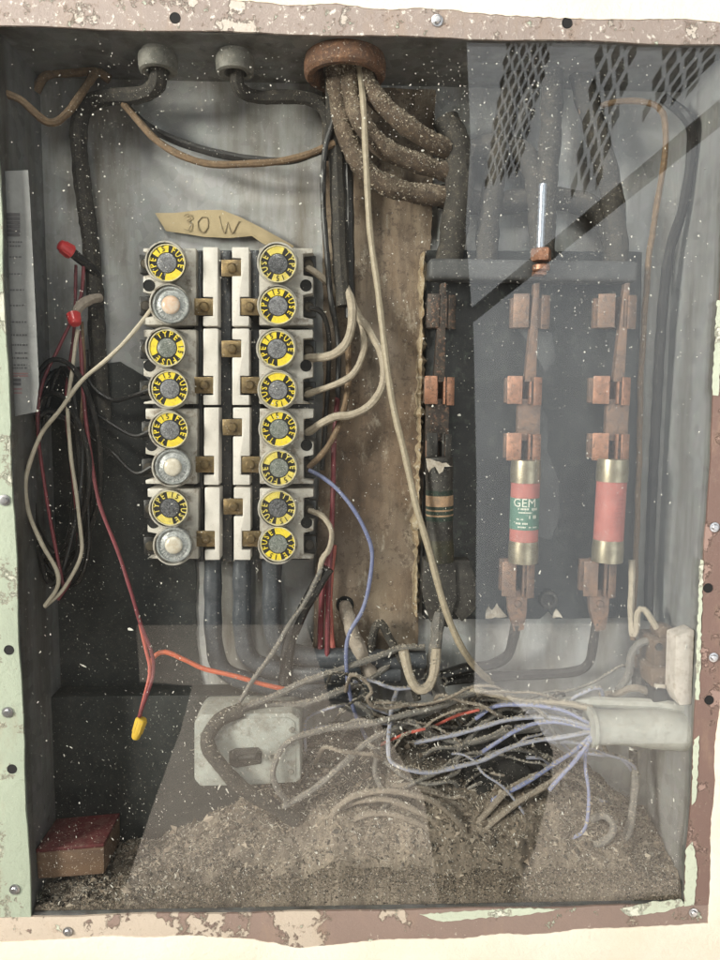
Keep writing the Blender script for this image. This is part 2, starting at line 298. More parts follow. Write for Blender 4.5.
# ------------------------------------------------------------------ mesh tools
class MB:
    def __init__(s): s.v = []; s.f = []; s.c = []
    def add(s, v, f):
        k = len(s.v); s.v += [Vector(q) for q in v]; s.f += [tuple(i + k for i in q) for q in f]; return s
    def bm(s, b):
        b.verts.index_update(); s.add([v.co.copy() for v in b.verts], [[v.index for v in f.verts] for f in b.faces]); b.free(); return s
    def box(s, c, size, rot=None, bev=0.0, seg=2):
        b = bmesh.new(); bmesh.ops.create_cube(b, size=1)
        bmesh.ops.scale(b, vec=size, verts=b.verts)
        if bev: bmesh.ops.bevel(b, geom=b.edges[:], offset=bev, segments=seg, affect='EDGES', profile=.5)
        if rot is not None: bmesh.ops.rotate(b, cent=(0, 0, 0), matrix=Euler(rot).to_matrix(), verts=b.verts)
        bmesh.ops.translate(b, vec=c, verts=b.verts); return s.bm(b)
    def prism(s, pts, y0, y1, bev=0.0):
        """outline of 3D points (x,z used) extruded from y0 (front) to y1"""
        b = bmesh.new(); n = len(pts)
        fr = [b.verts.new((p[0], y0, p[-1])) for p in pts]; bk = [b.verts.new((p[0], y1, p[-1])) for p in pts]
        b.faces.new(fr); b.faces.new(bk[::-1])
        for i in range(n): b.faces.new((fr[i], bk[i], bk[(i+1) % n], fr[(i+1) % n]))
        bmesh.ops.recalc_face_normals(b, faces=b.faces)
        if bev:
            ed = [e for e in b.edges if not (e.verts[0] in bk and e.verts[1] in bk)]
            bmesh.ops.bevel(b, geom=ed, offset=bev, segments=2, affect='EDGES', profile=.5)
        return s.bm(b)
    def lathe(s, prof, n=28, c=(0, 0, 0), axis='Y', close=False):
        v = []; f = []; m = len(prof)
        for (r, y) in prof:
            for k in range(n):
                a = 2*math.pi*k/n; p = (r*math.cos(a), y, r*math.sin(a))
                if axis == 'Z': p = (p[0], -p[2], p[1])
                if axis == 'X': p = (p[1], p[0], p[2])
                v.append((p[0]+c[0], p[1]+c[1], p[2]+c[2]))
        for i in range(m - 1):
            for k in range(n): f.append((i*n+k, i*n+(k+1) % n, (i+1)*n+(k+1) % n, (i+1)*n+k))
        if close: f.append(tuple(range(n))[::-1]); f.append(tuple(range((m-1)*n, m*n)))
        return s.add(v, f)
    def tube(s, pts, r, n=8, caps=True, jit=0.0):
        pts = [Vector(p) for p in pts]; N = len(pts)
        rs = r if isinstance(r, (list, tuple)) else [r]*N
        v = []; f = []; up = None
        for i, p in enumerate(pts):
            t = (pts[min(i+1, N-1)] - pts[max(i-1, 0)]).normalized()
            if up is None:
                up = t.orthogonal().normalized()
            up = (up - t*up.dot(t)).normalized(); sd = t.cross(up)
            for k in range(n):
                a = 2*math.pi*k/n; q = rs[i]*(1 + (rnd.uniform(-jit, jit) if jit else 0))
                v.append(p + up*math.cos(a)*q + sd*math.sin(a)*q)
        for i in range(N-1):
            for k in range(n): f.append((i*n+k, i*n+(k+1) % n, (i+1)*n+(k+1) % n, (i+1)*n+k))
        if caps: f.append(tuple(range(n))[::-1]); f.append(tuple(range((N-1)*n, N*n)))
        return s.add(v, f)
    def build(s, name, m, parent=None, smooth=True, origin=None, angle=35):
        me = bpy.data.meshes.new(name)
        if parent is not None: og = Vector(parent['_og']) if '_og' in parent else Vector((0, 0, 0))
        elif origin is not None: og = Vector(origin)
        else:
            a = np.array([tuple(q) for q in s.v]); og = Vector((a[:, 0].mean(), a[:, 1].mean(), a[:, 2].min()))
        me.from_pydata([tuple(q - og) for q in s.v], [], s.f); me.update()
        b = bmesh.new(); b.from_mesh(me); bmesh.ops.recalc_face_normals(b, faces=b.faces)
        if smooth:
            for e in b.edges:
                if len(e.link_faces) == 2 and e.calc_face_angle(0) > math.radians(angle): e.smooth = False
            for q in b.faces: q.smooth = True
        b.to_mesh(me); b.free()
        me.materials.append(m)
        o = bpy.data.objects.new(name, me); COL.objects.link(o)
        if parent is not None: o.parent = parent
        else: o.location = og
        OG[o.name] = og
        return o
OG = {}
def tag(o, label, cat, group=None, kind=None):
    if label: o['label'] = label
    if cat: o['category'] = cat
    if group: o['group'] = group
    if kind: o['kind'] = kind
    return o
def thing(name, label, cat, loc, group=None):
    o = bpy.data.objects.new(name, None); COL.objects.link(o); o.location = loc; o['_og'] = tuple(loc)
    o.empty_display_size = .01
    return tag(o, label, cat, group)
def kid(mb, name, m, parent, **k):
    """part below a part that is itself a mesh: verts stay relative to the root's origin"""
    o = mb.build(name, m, None, origin=OGP(parent), **k); o.location = (0, 0, 0); o.parent = parent; return o
def OGP(o):
    while o.parent is not None: o = o.parent
    return Vector(o['_og']) if '_og' in o else OG[o.name]
def dup(root, loc, roty=0, label=None):
    r = root.copy(); COL.objects.link(r); r.location = loc; r.rotation_euler = (0, roty, 0); r['_og'] = tuple(loc)
    if label: r['label'] = label
    for ch in list(root.children):
        c = ch.copy(); COL.objects.link(c); c.parent = r
        for g in list(ch.children):
            d = g.copy(); COL.objects.link(d); d.parent = c
    return r
def catmull(pts, step=.0035):
    pts = [Vector(p) for p in pts]; out = []
    for i in range(len(pts)-1):
        p0 = pts[max(i-1, 0)]; p1 = pts[i]; p2 = pts[i+1]; p3 = pts[min(i+2, len(pts)-1)]
        if i == 0: p0 = p1*2 - p2
        if i == len(pts)-2: p3 = p2*2 - p1
        n = max(2, int((p2-p1).length/step))
        for k in range(n):
            t = k/n; out.append(.5*((2*p1) + (p2-p0)*t + (2*p0-5*p1+4*p2-p3)*t*t + (3*p1-p0-3*p2+p3)*t**3))
    out.append(pts[-1]); return out
def pxpoly(pp, Y): return [P(x, y, Y) for x, y in pp]
def text_mesh(txt, size, bold=0.0):
    cu = bpy.data.curves.new('t', 'FONT'); cu.body = txt; cu.size = size; cu.align_x = 'CENTER'; cu.align_y = 'CENTER'; cu.resolution_u = 2; cu.offset = size*bold
    o = bpy.data.objects.new('t', cu); COL.objects.link(o)
    dg = bpy.context.evaluated_depsgraph_get(); ev = o.evaluated_get(dg); me = ev.to_mesh()
    v = [x.co.copy() for x in me.vertices]; f = [tuple(p.vertices) for p in me.polygons]
    ev.to_mesh_clear(); bpy.data.objects.remove(o); bpy.data.curves.remove(cu)
    return v, f

# ================================================================== the setting: wall round the box
def plaster_wall():
    inner = [(-48, -14), (100, -7), (240, 1), (400, 9), (560, 17), (720, 22), (762, 25), (752, 200), (740, 420), (729, 600), (717, 720), (712, 820), (707, 922),
             (600, 929), (500, 935), (380, 941), (300, 948), (250, 937), (150, 936), (60, 938), (0, 941), (-14, 943), (-22, 700), (-34, 400)]
    loop = []
    for i in range(len(inner)):
        a = P(*inner[i], 0); b = P(*inner[(i+1) % len(inner)], 0); n = max(2, int((b-a).length/.004))
        for k in range(n): loop.append(a.lerp(b, k/n))
    cx, cz = (X0+X1)/2, (Z0+Z1)/2; mb = MB(); n = len(loop); L = 1.3
    ang = 0
    v = []
    for i, p in enumerate(loop):
        d = Vector((p.x-cx, 0, p.z-cz)); u = d.normalized()
        j = .0012*math.sin(i*.21+2*math.sin(i*.083)) + rnd.uniform(-.0005, .0005)
        q = p + u*j; s = L/max(abs(u.x), abs(u.z))
        rows = [(q.x, .0012, q.z), (q.x, -.0005-.0003*rnd.random(), q.z), (q.x+u.x*.002, -.0010, q.z+u.z*.002), (q.x+u.x*.03, -.0020, q.z+u.z*.03), (cx+u.x*s, -.0022, cz+u.z*s)]
        v += rows
    f = []
    for i in range(n):
        for k in range(4): f.append((i*5+k, ((i+1) % n)*5+k, ((i+1) % n)*5+k+1, i*5+k+1))
    mb.add(v, f)
    o = mb.build('wall', M_PLASTER, origin=(0, 0, 0)); o['kind'] = 'structure'
plaster_wall()

# ================================================================== the box
box = thing('fuse_box', 'recessed galvanised steel fuse box with flaked green and brown flanges', 'fuse box', ((X0+X1)/2, 0, Z0))
t = .0015
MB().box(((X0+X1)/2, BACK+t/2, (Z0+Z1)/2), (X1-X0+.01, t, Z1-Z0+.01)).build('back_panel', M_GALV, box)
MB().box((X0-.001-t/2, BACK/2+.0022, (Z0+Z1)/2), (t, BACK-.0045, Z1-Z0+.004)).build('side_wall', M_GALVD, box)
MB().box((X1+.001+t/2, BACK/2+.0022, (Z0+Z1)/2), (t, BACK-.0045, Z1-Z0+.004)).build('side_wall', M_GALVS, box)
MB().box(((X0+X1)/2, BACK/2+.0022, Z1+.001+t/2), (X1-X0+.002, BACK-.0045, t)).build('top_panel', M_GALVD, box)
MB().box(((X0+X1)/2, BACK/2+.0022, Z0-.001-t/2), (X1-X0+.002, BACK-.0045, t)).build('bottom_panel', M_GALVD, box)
def flange(a, b, c, d, name, m):
    """strip between inner edge a->b and outer edge d->c with slightly wandering edges"""
    n = 60; v = []; f = []
    for i in range(n+1):
        w = .0007*math.sin(i*.55 + len(name)) + rnd.uniform(-.0003, .0003)
        p = Vector(a).lerp(Vector(b), i/n); q = Vector(d).lerp(Vector(c), i/n); u = (p-q).normalized(); p = p + u*w
        v += [(p.x, .0024, p.z), (p.x, .0003, p.z), (p.x - u.x*.0005, 0, p.z-u.z*.0005), (q.x, 0, q.z)]
    for i in range(n):
        for k in range(3): f.append((i*4+k, (i+1)*4+k, (i+1)*4+k+1, i*4+k+1))
    return MB().add(v, f).build(name, m, box)
e = .075; lip = .0
fl_l = flange((X0, 0, Z0), (X0, 0, Z1), (X0-e, 0, Z1), (X0-e, 0, Z0), 'flange', M_GREEN)
fl_r = flange((X1, 0, Z0), (X1, 0, Z1), (X1+e, 0, Z1), (X1+e, 0, Z0), 'flange', M_BROWN)
fl_t = flange((X0-e, 0, Z1), (X1+e, 0, Z1), (X1+e, 0, Z1+e), (X0-e, 0, Z1+e), 'flange', M_TOP)
fl_b = flange((X0-e, 0, Z0), (X1+e, 0, Z0), (X1+e, 0, Z0-e), (X0-e, 0, Z0-e), 'flange', M_BOTTOM)
fl_l['label'] = 'pale green painted flange'; fl_r['label'] = 'brown painted flange with chipped edge'
fl_t['label'] = 'pinkish flaked flange'; fl_b['label'] = 'worn brown and cream flange'
def screw(px, py, fl, r=5.5):
    p = P(px, py, 0); R = r*S(0); b = MB()
    b.lathe([(0, -.0032), (R*.5, -.0031), (R*.62, -.0026), (R*.64, -.0014), (R, -.0012), (R*1.02, -.0003), (R*.9, .0005)], 18, p)
    o = kid(b, 'screw', M_STEEL, fl)
    s = MB(); s.box((p.x, -.0032, p.z), (R*.9, .0006, R*.2), (0, .5, 0)); s.box((p.x, -.0032, p.z), (R*.2, .00062, R*.9), (0, .5, 0)); s.build
    return o
def hole(px, py, fl, r=4.5):
    p = P(px, py, 0); R = r*S(0); b = MB()
    b.lathe([(R*1.15, -.0001), (R*1.08, -.0005), (R*.98, -.0004), (R*.92, -.0002), (0, -.00025)], 16, p)
    return kid(b, 'screw_hole', M_HOLE, fl)
for q in ((5, 500), (8, 712), (15, 889)): screw(*q, fl_l)
for q in ((714, 527), (713, 657), (693, 912)): screw(*q, fl_r, 5)
M_CHIP = paint_mat('pale green paint remnant', (.60, .66, .52), (.66, .67, .56), (.40, .28, .23), (.70, .70, .6), .58, .66, .66)
def edge_chip(pp, fl):
    lp = []; q = [P(x, y, 0) for x, y in pp]
    for i in range(len(q)):
        n = max(1, int((q[(i+1) % len(q)]-q[i]).length/.003))
        for k in range(n):
            w = q[i].lerp(q[(i+1) % len(q)], k/n); lp.append(Vector((w.x+rnd.uniform(-.0007, .0007), 0, w.z+rnd.uniform(-.0007, .0007))))
    kid(MB().prism(lp, -.0006, .0002), 'paint_remnant', M_CHIP, fl, smooth=False)
edge_chip([(686, 850), (693, 842), (697, 870), (694, 905), (684, 906)], fl_r); edge_chip([(700, 560), (703, 560), (699, 700), (695, 700)], fl_r)
edge_chip([(717, 300), (724, 300), (718, 395), (712, 395)], fl_r); edge_chip([(694, 740), (699, 735), (696, 800), (691, 805)], fl_r)
edge_chip([(620, 909), (650, 902), (682, 899), (684, 905), (660, 912), (628, 916)], fl_b); edge_chip([(420, 914), (520, 908), (560, 909), (520, 915), (440, 921)], fl_b)
screw(437, 21, fl_t); screw(68, 931, fl_b, 5)
for q in ((9, 650), (12, 769)): hole(*q, fl_l)
for q in ((708, 588), (709, 700)): hole(*q, fl_r)
for q in ((175, 18), (567, 23)): hole(*q, fl_t)

# ================================================================== clear pane with dust
pane = thing('clear_pane', 'dusty clear plastic pane closing the front of the fuse box', 'pane', ((X0+X1)/2, .003, Z0))
MB().box(((X0+X1)/2, .0045, (Z0+Z1)/2), (X1-X0+.001, .0030, Z1-Z0+.001)).build('sheet', M_PANE, pane, smooth=False)

def speck_cloud():
    """white dust specks that cling to the inside of the pane"""
    V = []; Fc = []; C = []
    cl = [(nr.uniform(20, 700), nr.uniform(60, 840), nr.uniform(15, 60)) for _ in range(70)]
    cl += [(100, 110, 22), (150, 95, 18), (170, 100, 30), (285, 98, 25), (480, 255, 30), (600, 262, 30), (560, 90, 30), (600, 130, 25), (560, 200, 40), (545, 60, 30), (430, 80, 30), (90, 180, 25), (92, 230, 15)]*2
    pts = []
    for _ in range(3600): pts.append((nr.uniform(8, 712), 30 + 870*nr.beta(1.0, 1.25)))
    for _ in range(1300): pts.append((nr.normal(370, 130), nr.normal(770, 75)))
    for _ in range(3800): pts.append((nr.uniform(30, 690), 918 - abs(nr.normal(0, 42))))
    for _ in range(600): pts.append((nr.normal(400, 90), nr.normal(110, 40)))
    for _ in range(1300): pts.append((nr.normal(560, 75), nr.normal(190, 85)))
    for _ in range(900): pts.append((nr.normal(330, 150), nr.normal(720, 70)))
    for (cx, cy, s) in cl:
        for _ in range(nr.randint(14, 60)): pts.append((nr.normal(cx, s), nr.normal(cy, s)))
    for (x, y) in pts:
        if y < 45 and nr.rand() < .5: continue
        p = P(x, y, .0066)
        if not (X0+.003 < p.x < X1-.003 and Z0+.005 < p.z < Z1-.004): continue
        low = y > 560
        r = (.15 + .29*nr.gamma(1.0, .62))*S(0)*(.72 if y > 840 else .88)*(1.0 if not low else .95)
        r = min(r, 2.0*S(0)); el = 1+nr.rand()*.7 if not low else 1+nr.rand()*2.6
        a0 = nr.uniform(0, 6.28) if not low else nr.normal(1.9, .5); n = 6; k = len(V)
        ca, sa = math.cos(a0), math.sin(a0)
        for i in range(n):
            a = 2*math.pi*i/n; q = r*nr.uniform(.65, 1.2); u = q*math.cos(a)*el; w = q*math.sin(a)
            V.append((p.x+u*ca-w*sa, .0066, p.z+u*sa+w*ca))
        V.append((p.x, .0066 - r*.45 if False else .00625, p.z))
        for i in range(n): Fc.append((k+i, k+(i+1) % n, k+n))
    o = MB().add(V, Fc).build('dust', mat('white dust', (.74, .71, .65), (.20, .19, .17), rough=.95, scale=260, bmp=0, lo=.44, hi=.60), pane, smooth=False)
    o['kind'] = 'stuff'
speck_cloud()

# a shard of clear plastic stuck in the lower corner of the opening
sh = MB().prism(pxpoly([(37, 894), (50, 889), (52, 915), (46, 918), (35, 919)], .010), .010, .0118)
tag(sh.build('plastic_shard', clear_mat('clear shard', (.80, .82, .82)), smooth=False), 'small clear plastic shard standing in lower left corner of the box', 'shard')

# ================================================================== boards on the back
bd = MB()
def rough_slab(poly, y0, y1, amp, step=.006):
    loop = []
    for i in range(len(poly)):
        a = poly[i]; b = poly[(i+1) % len(poly)]; n = max(1, int((b-a).length/step))
        for k in range(n):
            q = a.lerp(b, k/n); loop.append(Vector((q.x+rnd.uniform(-amp, amp), 0, q.z+rnd.uniform(-amp, amp))))
    return MB().prism(loop, y0, y1)
bo = rough_slab(pxpoly([(322, 84), (436, 90), (426, 400), (417, 662), (312, 662), (316, 560), (323, 400)], .083), .083, BACK-.0004, .0006).build('backing_board', M_BOARD, smooth=False)
tag(bo, 'rust-stained brown backing board behind the long cream cord', 'board')
hb = thing('board_hole', None, None, P(345, 604, .0826)) if False else None
hp = P(345, 605, .0826)
o = kid(MB().lathe([(.0085, .0004), (.0080, -.0012), (.0066, -.0010), (.0064, -.0002), (0, 0)], 20, hp), 'knockout_hole', M_HOLE, bo)

# crumbling cream strip beside the slate
st = MB()
v = []; f = []; n = 90
for i in range(n+1):
    tt = i/n; c = P(424, 252, .07).lerp(P(416, 616, .07), tt)
    w = (.0024 + .0014*math.sin(i*.31)*math.sin(i*.11) + rnd.uniform(-.0012, .0012))*(1.35 if tt > .72 else 1)
    x0 = c.x - w + rnd.uniform(-.001, .001); x1 = c.x + w + rnd.uniform(-.0015, .0015)
    yf = .066 + rnd.uniform(-.0015, .002)
    v += [(x0, .083, c.z), (x0+.0006, yf+.002, c.z), (c.x+rnd.uniform(-.001, .001), yf, c.z), (x1-.0006, yf+.003, c.z), (x1, .083, c.z)]
for i in range(n):
    for k in range(4): f.append((i*5+k, i*5+k+1, (i+1)*5+k+1, (i+1)*5+k))
tag(st.add(v, f).build('filler_strip', M_CRUMB), 'crumbling cream filler strip along the edge of the slate panel', 'filler strip')

# ================================================================== slate panel with the main fuses
slate = thing('slate_panel', 'black slate panel carrying three copper fuse holders', 'panel', P(530, 618, .08))
sl = rough_slab(pxpoly([(427, 250), (642, 252), (634, 617), (556, 619), (549, 611), (540, 619), (500, 618), (494, 612), (484, 619), (424, 619)], .072), .072, .0865, .0003)
SLB = sl.build('slab', M_SLATE, slate, smooth=False)
MB().box(P(531, 272, .055) , (205*S(.055), .022, 20*S(.055)), (0, .0, 0), .004, 3).build('insulating_rail', mat('dusty dark fibre', (.05, .052, .055), (.08, .08, .082), rough=.6, bmp=.4, dust=.35, dustc=(.20, .20, .2)), slate)
rough_slab(pxpoly([(515, 402), (536, 396), (548, 420), (547, 450), (558, 480), (560, 515), (551, 540), (532, 536), (528, 500), (524, 450)], .0716), .0716, .0722, .0006, .004).build('scale_patch', M_FLAKE, slate, smooth=False)
rough_slab(pxpoly([(512, 322), (530, 330), (552, 333), (556, 360), (545, 372), (530, 345)], .0716), .0716, .0722, .0006, .004).build('scale_patch', M_FLAKE, slate, smooth=False)
for pp in ([(485, 618), (488, 607), (493, 611), (497, 603), (503, 612), (508, 617)], [(553, 618), (556, 609), (560, 613), (563, 618)]):
    rough_slab(pxpoly(pp, .0705), .0705, .0722, .0008, .003).build('plaster_chip', M_PLCHIP, slate, smooth=False)
for (hx, hy) in ((469, 598), (549, 600)):
    p = P(hx, hy, .068); R = 8*S(.068)
    MB().lathe([(R*1.25, .004), (R*1.25, .0005), (R*1.1, -.001), (R*.75, -.001), (R*.66, .0005), (R*.6, .003), (0, .0032)], 20, p).build('mounting_hole', M_CHAR, slate)

def clip(par, x0, x1, y0, y1, m, m2, Y=.046, skew=0):
    """copper spring clip: two jaws standing on a foot, flared at the mouth"""
    cx, cy = (x0+x1)/2, (y0+y1)/2; h = (y1-y0)*S(Y); w = (x1-x0)*S(Y); c = P(cx, cy, Y)
    g = thing
    b = MB(); b.box((c.x, .067, c.z), (w*.9, .006, h*.92), None, .0008)
    foot = b.build('clip', m2, par)
    lw = w*.42
    j = MB(); j.box((c.x - w*.5 + lw*.5, Y+.002, c.z), (lw, .0018, h), (0, 0, math.radians(-14)), .0005)
    j.box((c.x - w*.10, Y+.012, c.z), (.0018, .022, h*.97), None, .0005); kid(j, 'jaw', m, foot)
    j = MB(); j.box((c.x + w*.5 - lw*.33, Y+.001, c.z - h*.04), (lw*.62, .0018, h), (0, 0, math.radians(20)), .0005)
    j.box((c.x + w*.16, Y+.012, c.z - h*.02), (.0018, .022, h*.97), None, .0005); kid(j, 'jaw', m, foot)
    return foot

COLS = [  # name bits, blade top/bottom x, clip rows
    dict(lab='leftmost fuse holder beside the cream filler strip, charred black at the bottom', bx=(444, 438), cu=(428, 456), cm=(425, 455), cl=(427, 452), cb=None, m=M_COPPER, lo=M_CHAR, up=mat('sooty copper', (.075, .06, .05), (.035, .03, .028), rough=.6, metal=.4, scale=120, bmp=.4, dust=.2, dustc=(.2, .17, .15), c3=(.20, .11, .075))),
    dict(lab='middle copper fuse holder below the bright steel stud', bx=(537, 529), cu=(514, 551), cm=(508, 543), cl=(507, 542), cb=(502, 536), m=M_COPPER, lo=M_COPPER),
    dict(lab='rightmost copper fuse holder nearest the brown flange', bx=(627, 617), cu=(599, 638), cm=(594, 632), cl=(593, 631), cb=(584, 618), m=M_COPPER, lo=M_COPPER)]
for c in COLS:
    h = thing('fuse_holder', c['lab'], 'fuse holder', P(c['bx'][1], 620, .07), 'copper fuse holders on the slate panel')
    a = P(c['bx'][0], 284, .05); b = P(c['bx'][1], 382, .05)
    MB().prism([a+Vector((-.0032, 0, 0)), a+Vector((.0016, 0, .001)), b+Vector((.0055, 0, 0)), b+Vector((-.0045, 0, 0))], .047, .0535, .0006).build('blade', c.get('up', M_COPPERD), h)
    MB().box(P(c['bx'][1]-1, 420, .055), (23*S(.055), .007, 42*S(.055)), None, .0008).build('blade_foot', c.get('up', M_COPPERD), h)
    up = clip(h, *c['cu'], 294, 327, c.get('up', M_COPPERD), c.get('up', M_COPPERD))
    clip(h, *c['cm'], 376, 404, c['m'], M_COPPERD)
    clip(h, *c['cl'], 433, 461, c['lo'] if c['lo'] is M_CHAR else c['m'], M_COPPERD)
    if c['cb']:
        x0, x1 = c['cb']
        clip(h, x0, x1, 561, 598, M_COPPERD, M_COPPERD)
        q = (x0+x1)/2
        lug = MB().prism(pxpoly([(q-12, 590), (q+9, 590), (q+8, 612), (q+5, 630), (q-5, 632), (q-11, 610)], .052), .052, .058, .0008).build('lug', M_COPPERD, h)
        p = P(q-1, 604, .051); kid(MB().lathe([(0, -.0012), (.0028, -.001), (.0034, 0), (.0034, .0012)], 16, p), 'screw', M_COPPERD, lug)
    else:
        MB().prism(pxpoly([(424, 560), (455, 560), (457, 600), (448, 628), (430, 622), (422, 590)], .055), .055, .07, .001).build('lug', M_CHAR, h)
        w = MB().prism(pxpoly([(452, 560), (470, 560), (476, 580), (476, 610), (462, 622), (452, 610)], .058), .058, .072, .001); w.build('bracket', M_CHAR, h)

def cartridge(cx0, cx1, y0, y1, hw, label, kind):
    """cartridge fuse with end ferrules standing upright"""
    Y = .045; a = P(cx0, y0, Y); b = P(cx1, y1, Y); R = hw*S(Y); ax = (b-a); L = ax.length; u = ax.normalized()
    root = thing('cartridge_fuse', label, 'cartridge fuse', b, 'cartridge fuses in the copper holders')
    def ring(s0, s1, r, n=28, seg=2):
        return MB().tube([a+u*(L*(s0+(s1-s0)*k/seg)) for k in range(seg+1)], r, n)
    fm, tm = (M_FERR, M_REDTUBE) if kind != 'burnt' else (M_CHAR, M_CHAR)
    ring(.03, .97, R*.96).build('tube', tm, root)
    for s0, s1 in ((0, .215), (.785, 1)):
        d = .006 if s0 == 0 else -.006
        m = fm if not (kind == 'burnt' and s0 > .5) else mat('sooty ferrule', (.07, .065, .04), (.03, .028, .02), rough=.5, metal=.3, dust=.1)
        ring(s0, s1, [R*.97, R*1.03, R*1.0]).build('ferrule', m, root)
    def wrap(v, f, s, size_off=0.0, rr=R*1.004, cang=-math.pi/2):
        c = a + u*(L*s); out = []
        for q in v:
            ang = cang + q.x/R
            out.append(Vector((c.x + math.cos(ang)*rr, c.y + math.sin(ang)*rr, c.z + q.y)) )
        return out, f
    if kind == 'label':
        lb = ring(.36, .665, R*.985).build('label', M_GLAB, root)
        v, f = text_mesh('GEM', .0105); v, f = wrap([q - Vector((.0035, 0, 0)) for q in v], f, .405); kid(MB().add(v, f), 'lettering', M_WHITEINK, lb, smooth=False)
        m = MB()
        for (s, x, w, hh) in ((.46, -.004, .010, .0016), (.46, .006, .006, .0022), (.495, -.002, .013, .0012), (.535, .004, .009, .003), (.56, -.007, .006, .0012), (.60, -.004, .014, .0016), (.635, 0, .018, .0012)):
            for k in range(int(w/.0012)):
                if rnd.random() < .8:
                    x0 = x-w/2+k*.0012; vv = [Vector((x0, -hh/2, 0)), Vector((x0+.0009, -hh/2, 0)), Vector((x0+.0009, hh/2, 0)), Vector((x0, hh/2, 0))]
                    vv, ff = wrap(vv, [(0, 1, 2, 3)], s); m.add(vv, ff)
        kid(m, 'small_print', M_WHITEINK, lb, smooth=False)
    if kind == 'plain':
        m = MB()
        for r_ in range(9):
            for k in range(9):
                if rnd.random() < .75:
                    x0 = -.001+k*.0010; hh = .0011; vv = [Vector((x0, -hh/2, 0)), Vector((x0+.0007, -hh/2, 0)), Vector((x0+.0007, hh/2, 0)), Vector((x0, hh/2, 0))]
                    vv, ff = wrap(vv, [(0, 1, 2, 3)], .34+r_*.042, rr=R*.975); m.add(vv, ff)
        m.build('small_print', mat('faded dark print', (.24, .075, .065), (.30, .10, .09), rough=.7), root, smooth=False)
    if kind == 'burnt':
        lb = ring(.31, .60, R*.985).build('label', M_GLAB, root); lb['label'] = 'scorched green and tan label'
        lb.data.materials[0] = mat('charred green paper', (.022, .045, .032), (.012, .02, .016), rough=.8, scale=160, bmp=.4, dust=.15, dustc=(.2, .18, .15), c3=(.05, .045, .035)); kid(ring(.36, .46, R*.993), 'band', M_TANLAB, lb); kid(ring(.49, .505, R*.993), 'band', M_TANLAB, lb); kid(ring(.54, .555, R*.993), 'band', M_TANLAB, lb)
        v = []; f = []
        pl = [P(427, 459, .028), P(439, 461, .027), P(452, 466, .03), P(444, 467, .028), P(440, 474, .028), P(436, 467, .028), P(428, 472, .029)]
        kid(rough_slab(pl, .0275, .0285, .001, .003), 'peeled_flake', M_PLCHIP, lb)
cartridge(526, 523, 460, 562, 15, 'red cartridge fuse with green printed band in the middle holder', 'label')
cartridge(613, 607, 459, 561, 15.5, 'plain red cartridge fuse with two brass ferrules in the rightmost holder', 'plain')
cartridge(439, 440, 457, 561, 14, 'charred black cartridge fuse with scorched green and tan band', 'burnt')

# stud with copper nut
sd = thing('terminal_stud', 'bright steel stud with copper nut on top of the middle holder', 'stud', P(541, 272, .04))
tp = P(543, 184, .034); bt = P(540, 254, .034)
MB().tube([tp.lerp(bt, k/24) for k in range(25)], [S(.034)*(3.6 + .5*(k % 2)) for k in range(25)], 14).build('stud', M_BLUESTEEL, sd)
c = P(541, 254, .034)
for dz, r, hh in ((0, 10, 12), (13, 8.5, 6)):
    p = P(541, 255+dz, .034)
    MB().lathe([(0, hh*.5*S(.034)), (r*.9*S(.034), hh*.5*S(.034)), (r*S(.034), hh*.35*S(.034)), (r*S(.034), -hh*.35*S(.034)), (r*.9*S(.034), -hh*.5*S(.034)), (0, -hh*.5*S(.034))], 6 if dz == 0 else 20, p, 'Z').build('nut', M_COPPER, sd)
p = P(541, 272, .034); MB().box((p.x, .05, p.z), (.010, .032, .004), None, .0008).build('strap', M_COPPER, sd)

# ================================================================== plug fuse blocks
base = thing('busbar_base', 'dark base plate with vertical bus bars behind the porcelain fuse blocks', 'base plate', P(230, 562, .08))
MB().prism(pxpoly([(150, 250), (308, 250), (310, 560), (155, 560)], .078), .078, .0872, .001).build('plate', M_BLACK, base)
M_BUS = mat('dull dark bus bar', (.075, .078, .082), (.045, .046, .05), rough=.4, metal=.6, scale=90, bmp=.2, dust=.12)
for (xa, xb, w) in ((197, 199, 9), (225, 227, 11), (255, 257, 9)):
    a = P(xa, 250, .062); b = P(xb, 562, .062); ww = w*S(.062)/2
    MB().prism([a+Vector((-ww, 0, 0)), a+Vector((ww, 0, 0)), b+Vector((ww, 0, 0)), b+Vector((-ww, 0, 0))], .062, .078, .0008).build('bus_bar', M_BUS, base)

YB = .052
BL = [(247, 326), (328.5, 405), (407.5, 485), (487.5, 560)]
fuse_pts_left = [(167, 263), (171, 305), (167, 348), (170, 389), (170, 430), (173, 467), (170, 508), (174, 545)]
fuse_pts_right = [(278, 264), (278, 306), (277, 349), (278, 390), (279, 429), (279, 468), (278, 508), (278, 544)]
ordn = ['top', 'second', 'third', 'bottom']
def socket(par, px, py):
    p = P(px, py, YB); R = 20.0*S(YB)
    MB().lathe([(R*1.02, .0012), (R, -.0045), (R*.965, -.0062), (R*.90, -.0062), (R*.865, -.004), (R*.85, .001)], 32, p).build('collar', M_PORC, par)
    MB().lathe([(R*.86, -.0006), (0, -.0006)], 24, p).build('socket', M_HOLE, par)
def notch_terminal(par, px, py, side):
    p = P(px, py, YB+.012)
    b = MB(); b.box((p.x, p.y+.006, p.z), (.012, .012, .0165), None, .001); tm = b.build('terminal', M_BLACK, par)
    s = MB().lathe([(0, -.0022), (.0035, -.002), (.0045, -.0012), (.0046, .0005)], 16, p); kid(s, 'screw', mat('blackened screw', (.06, .052, .045), (.10, .085, .06), rough=.5, metal=.6, bmp=.3), tm)
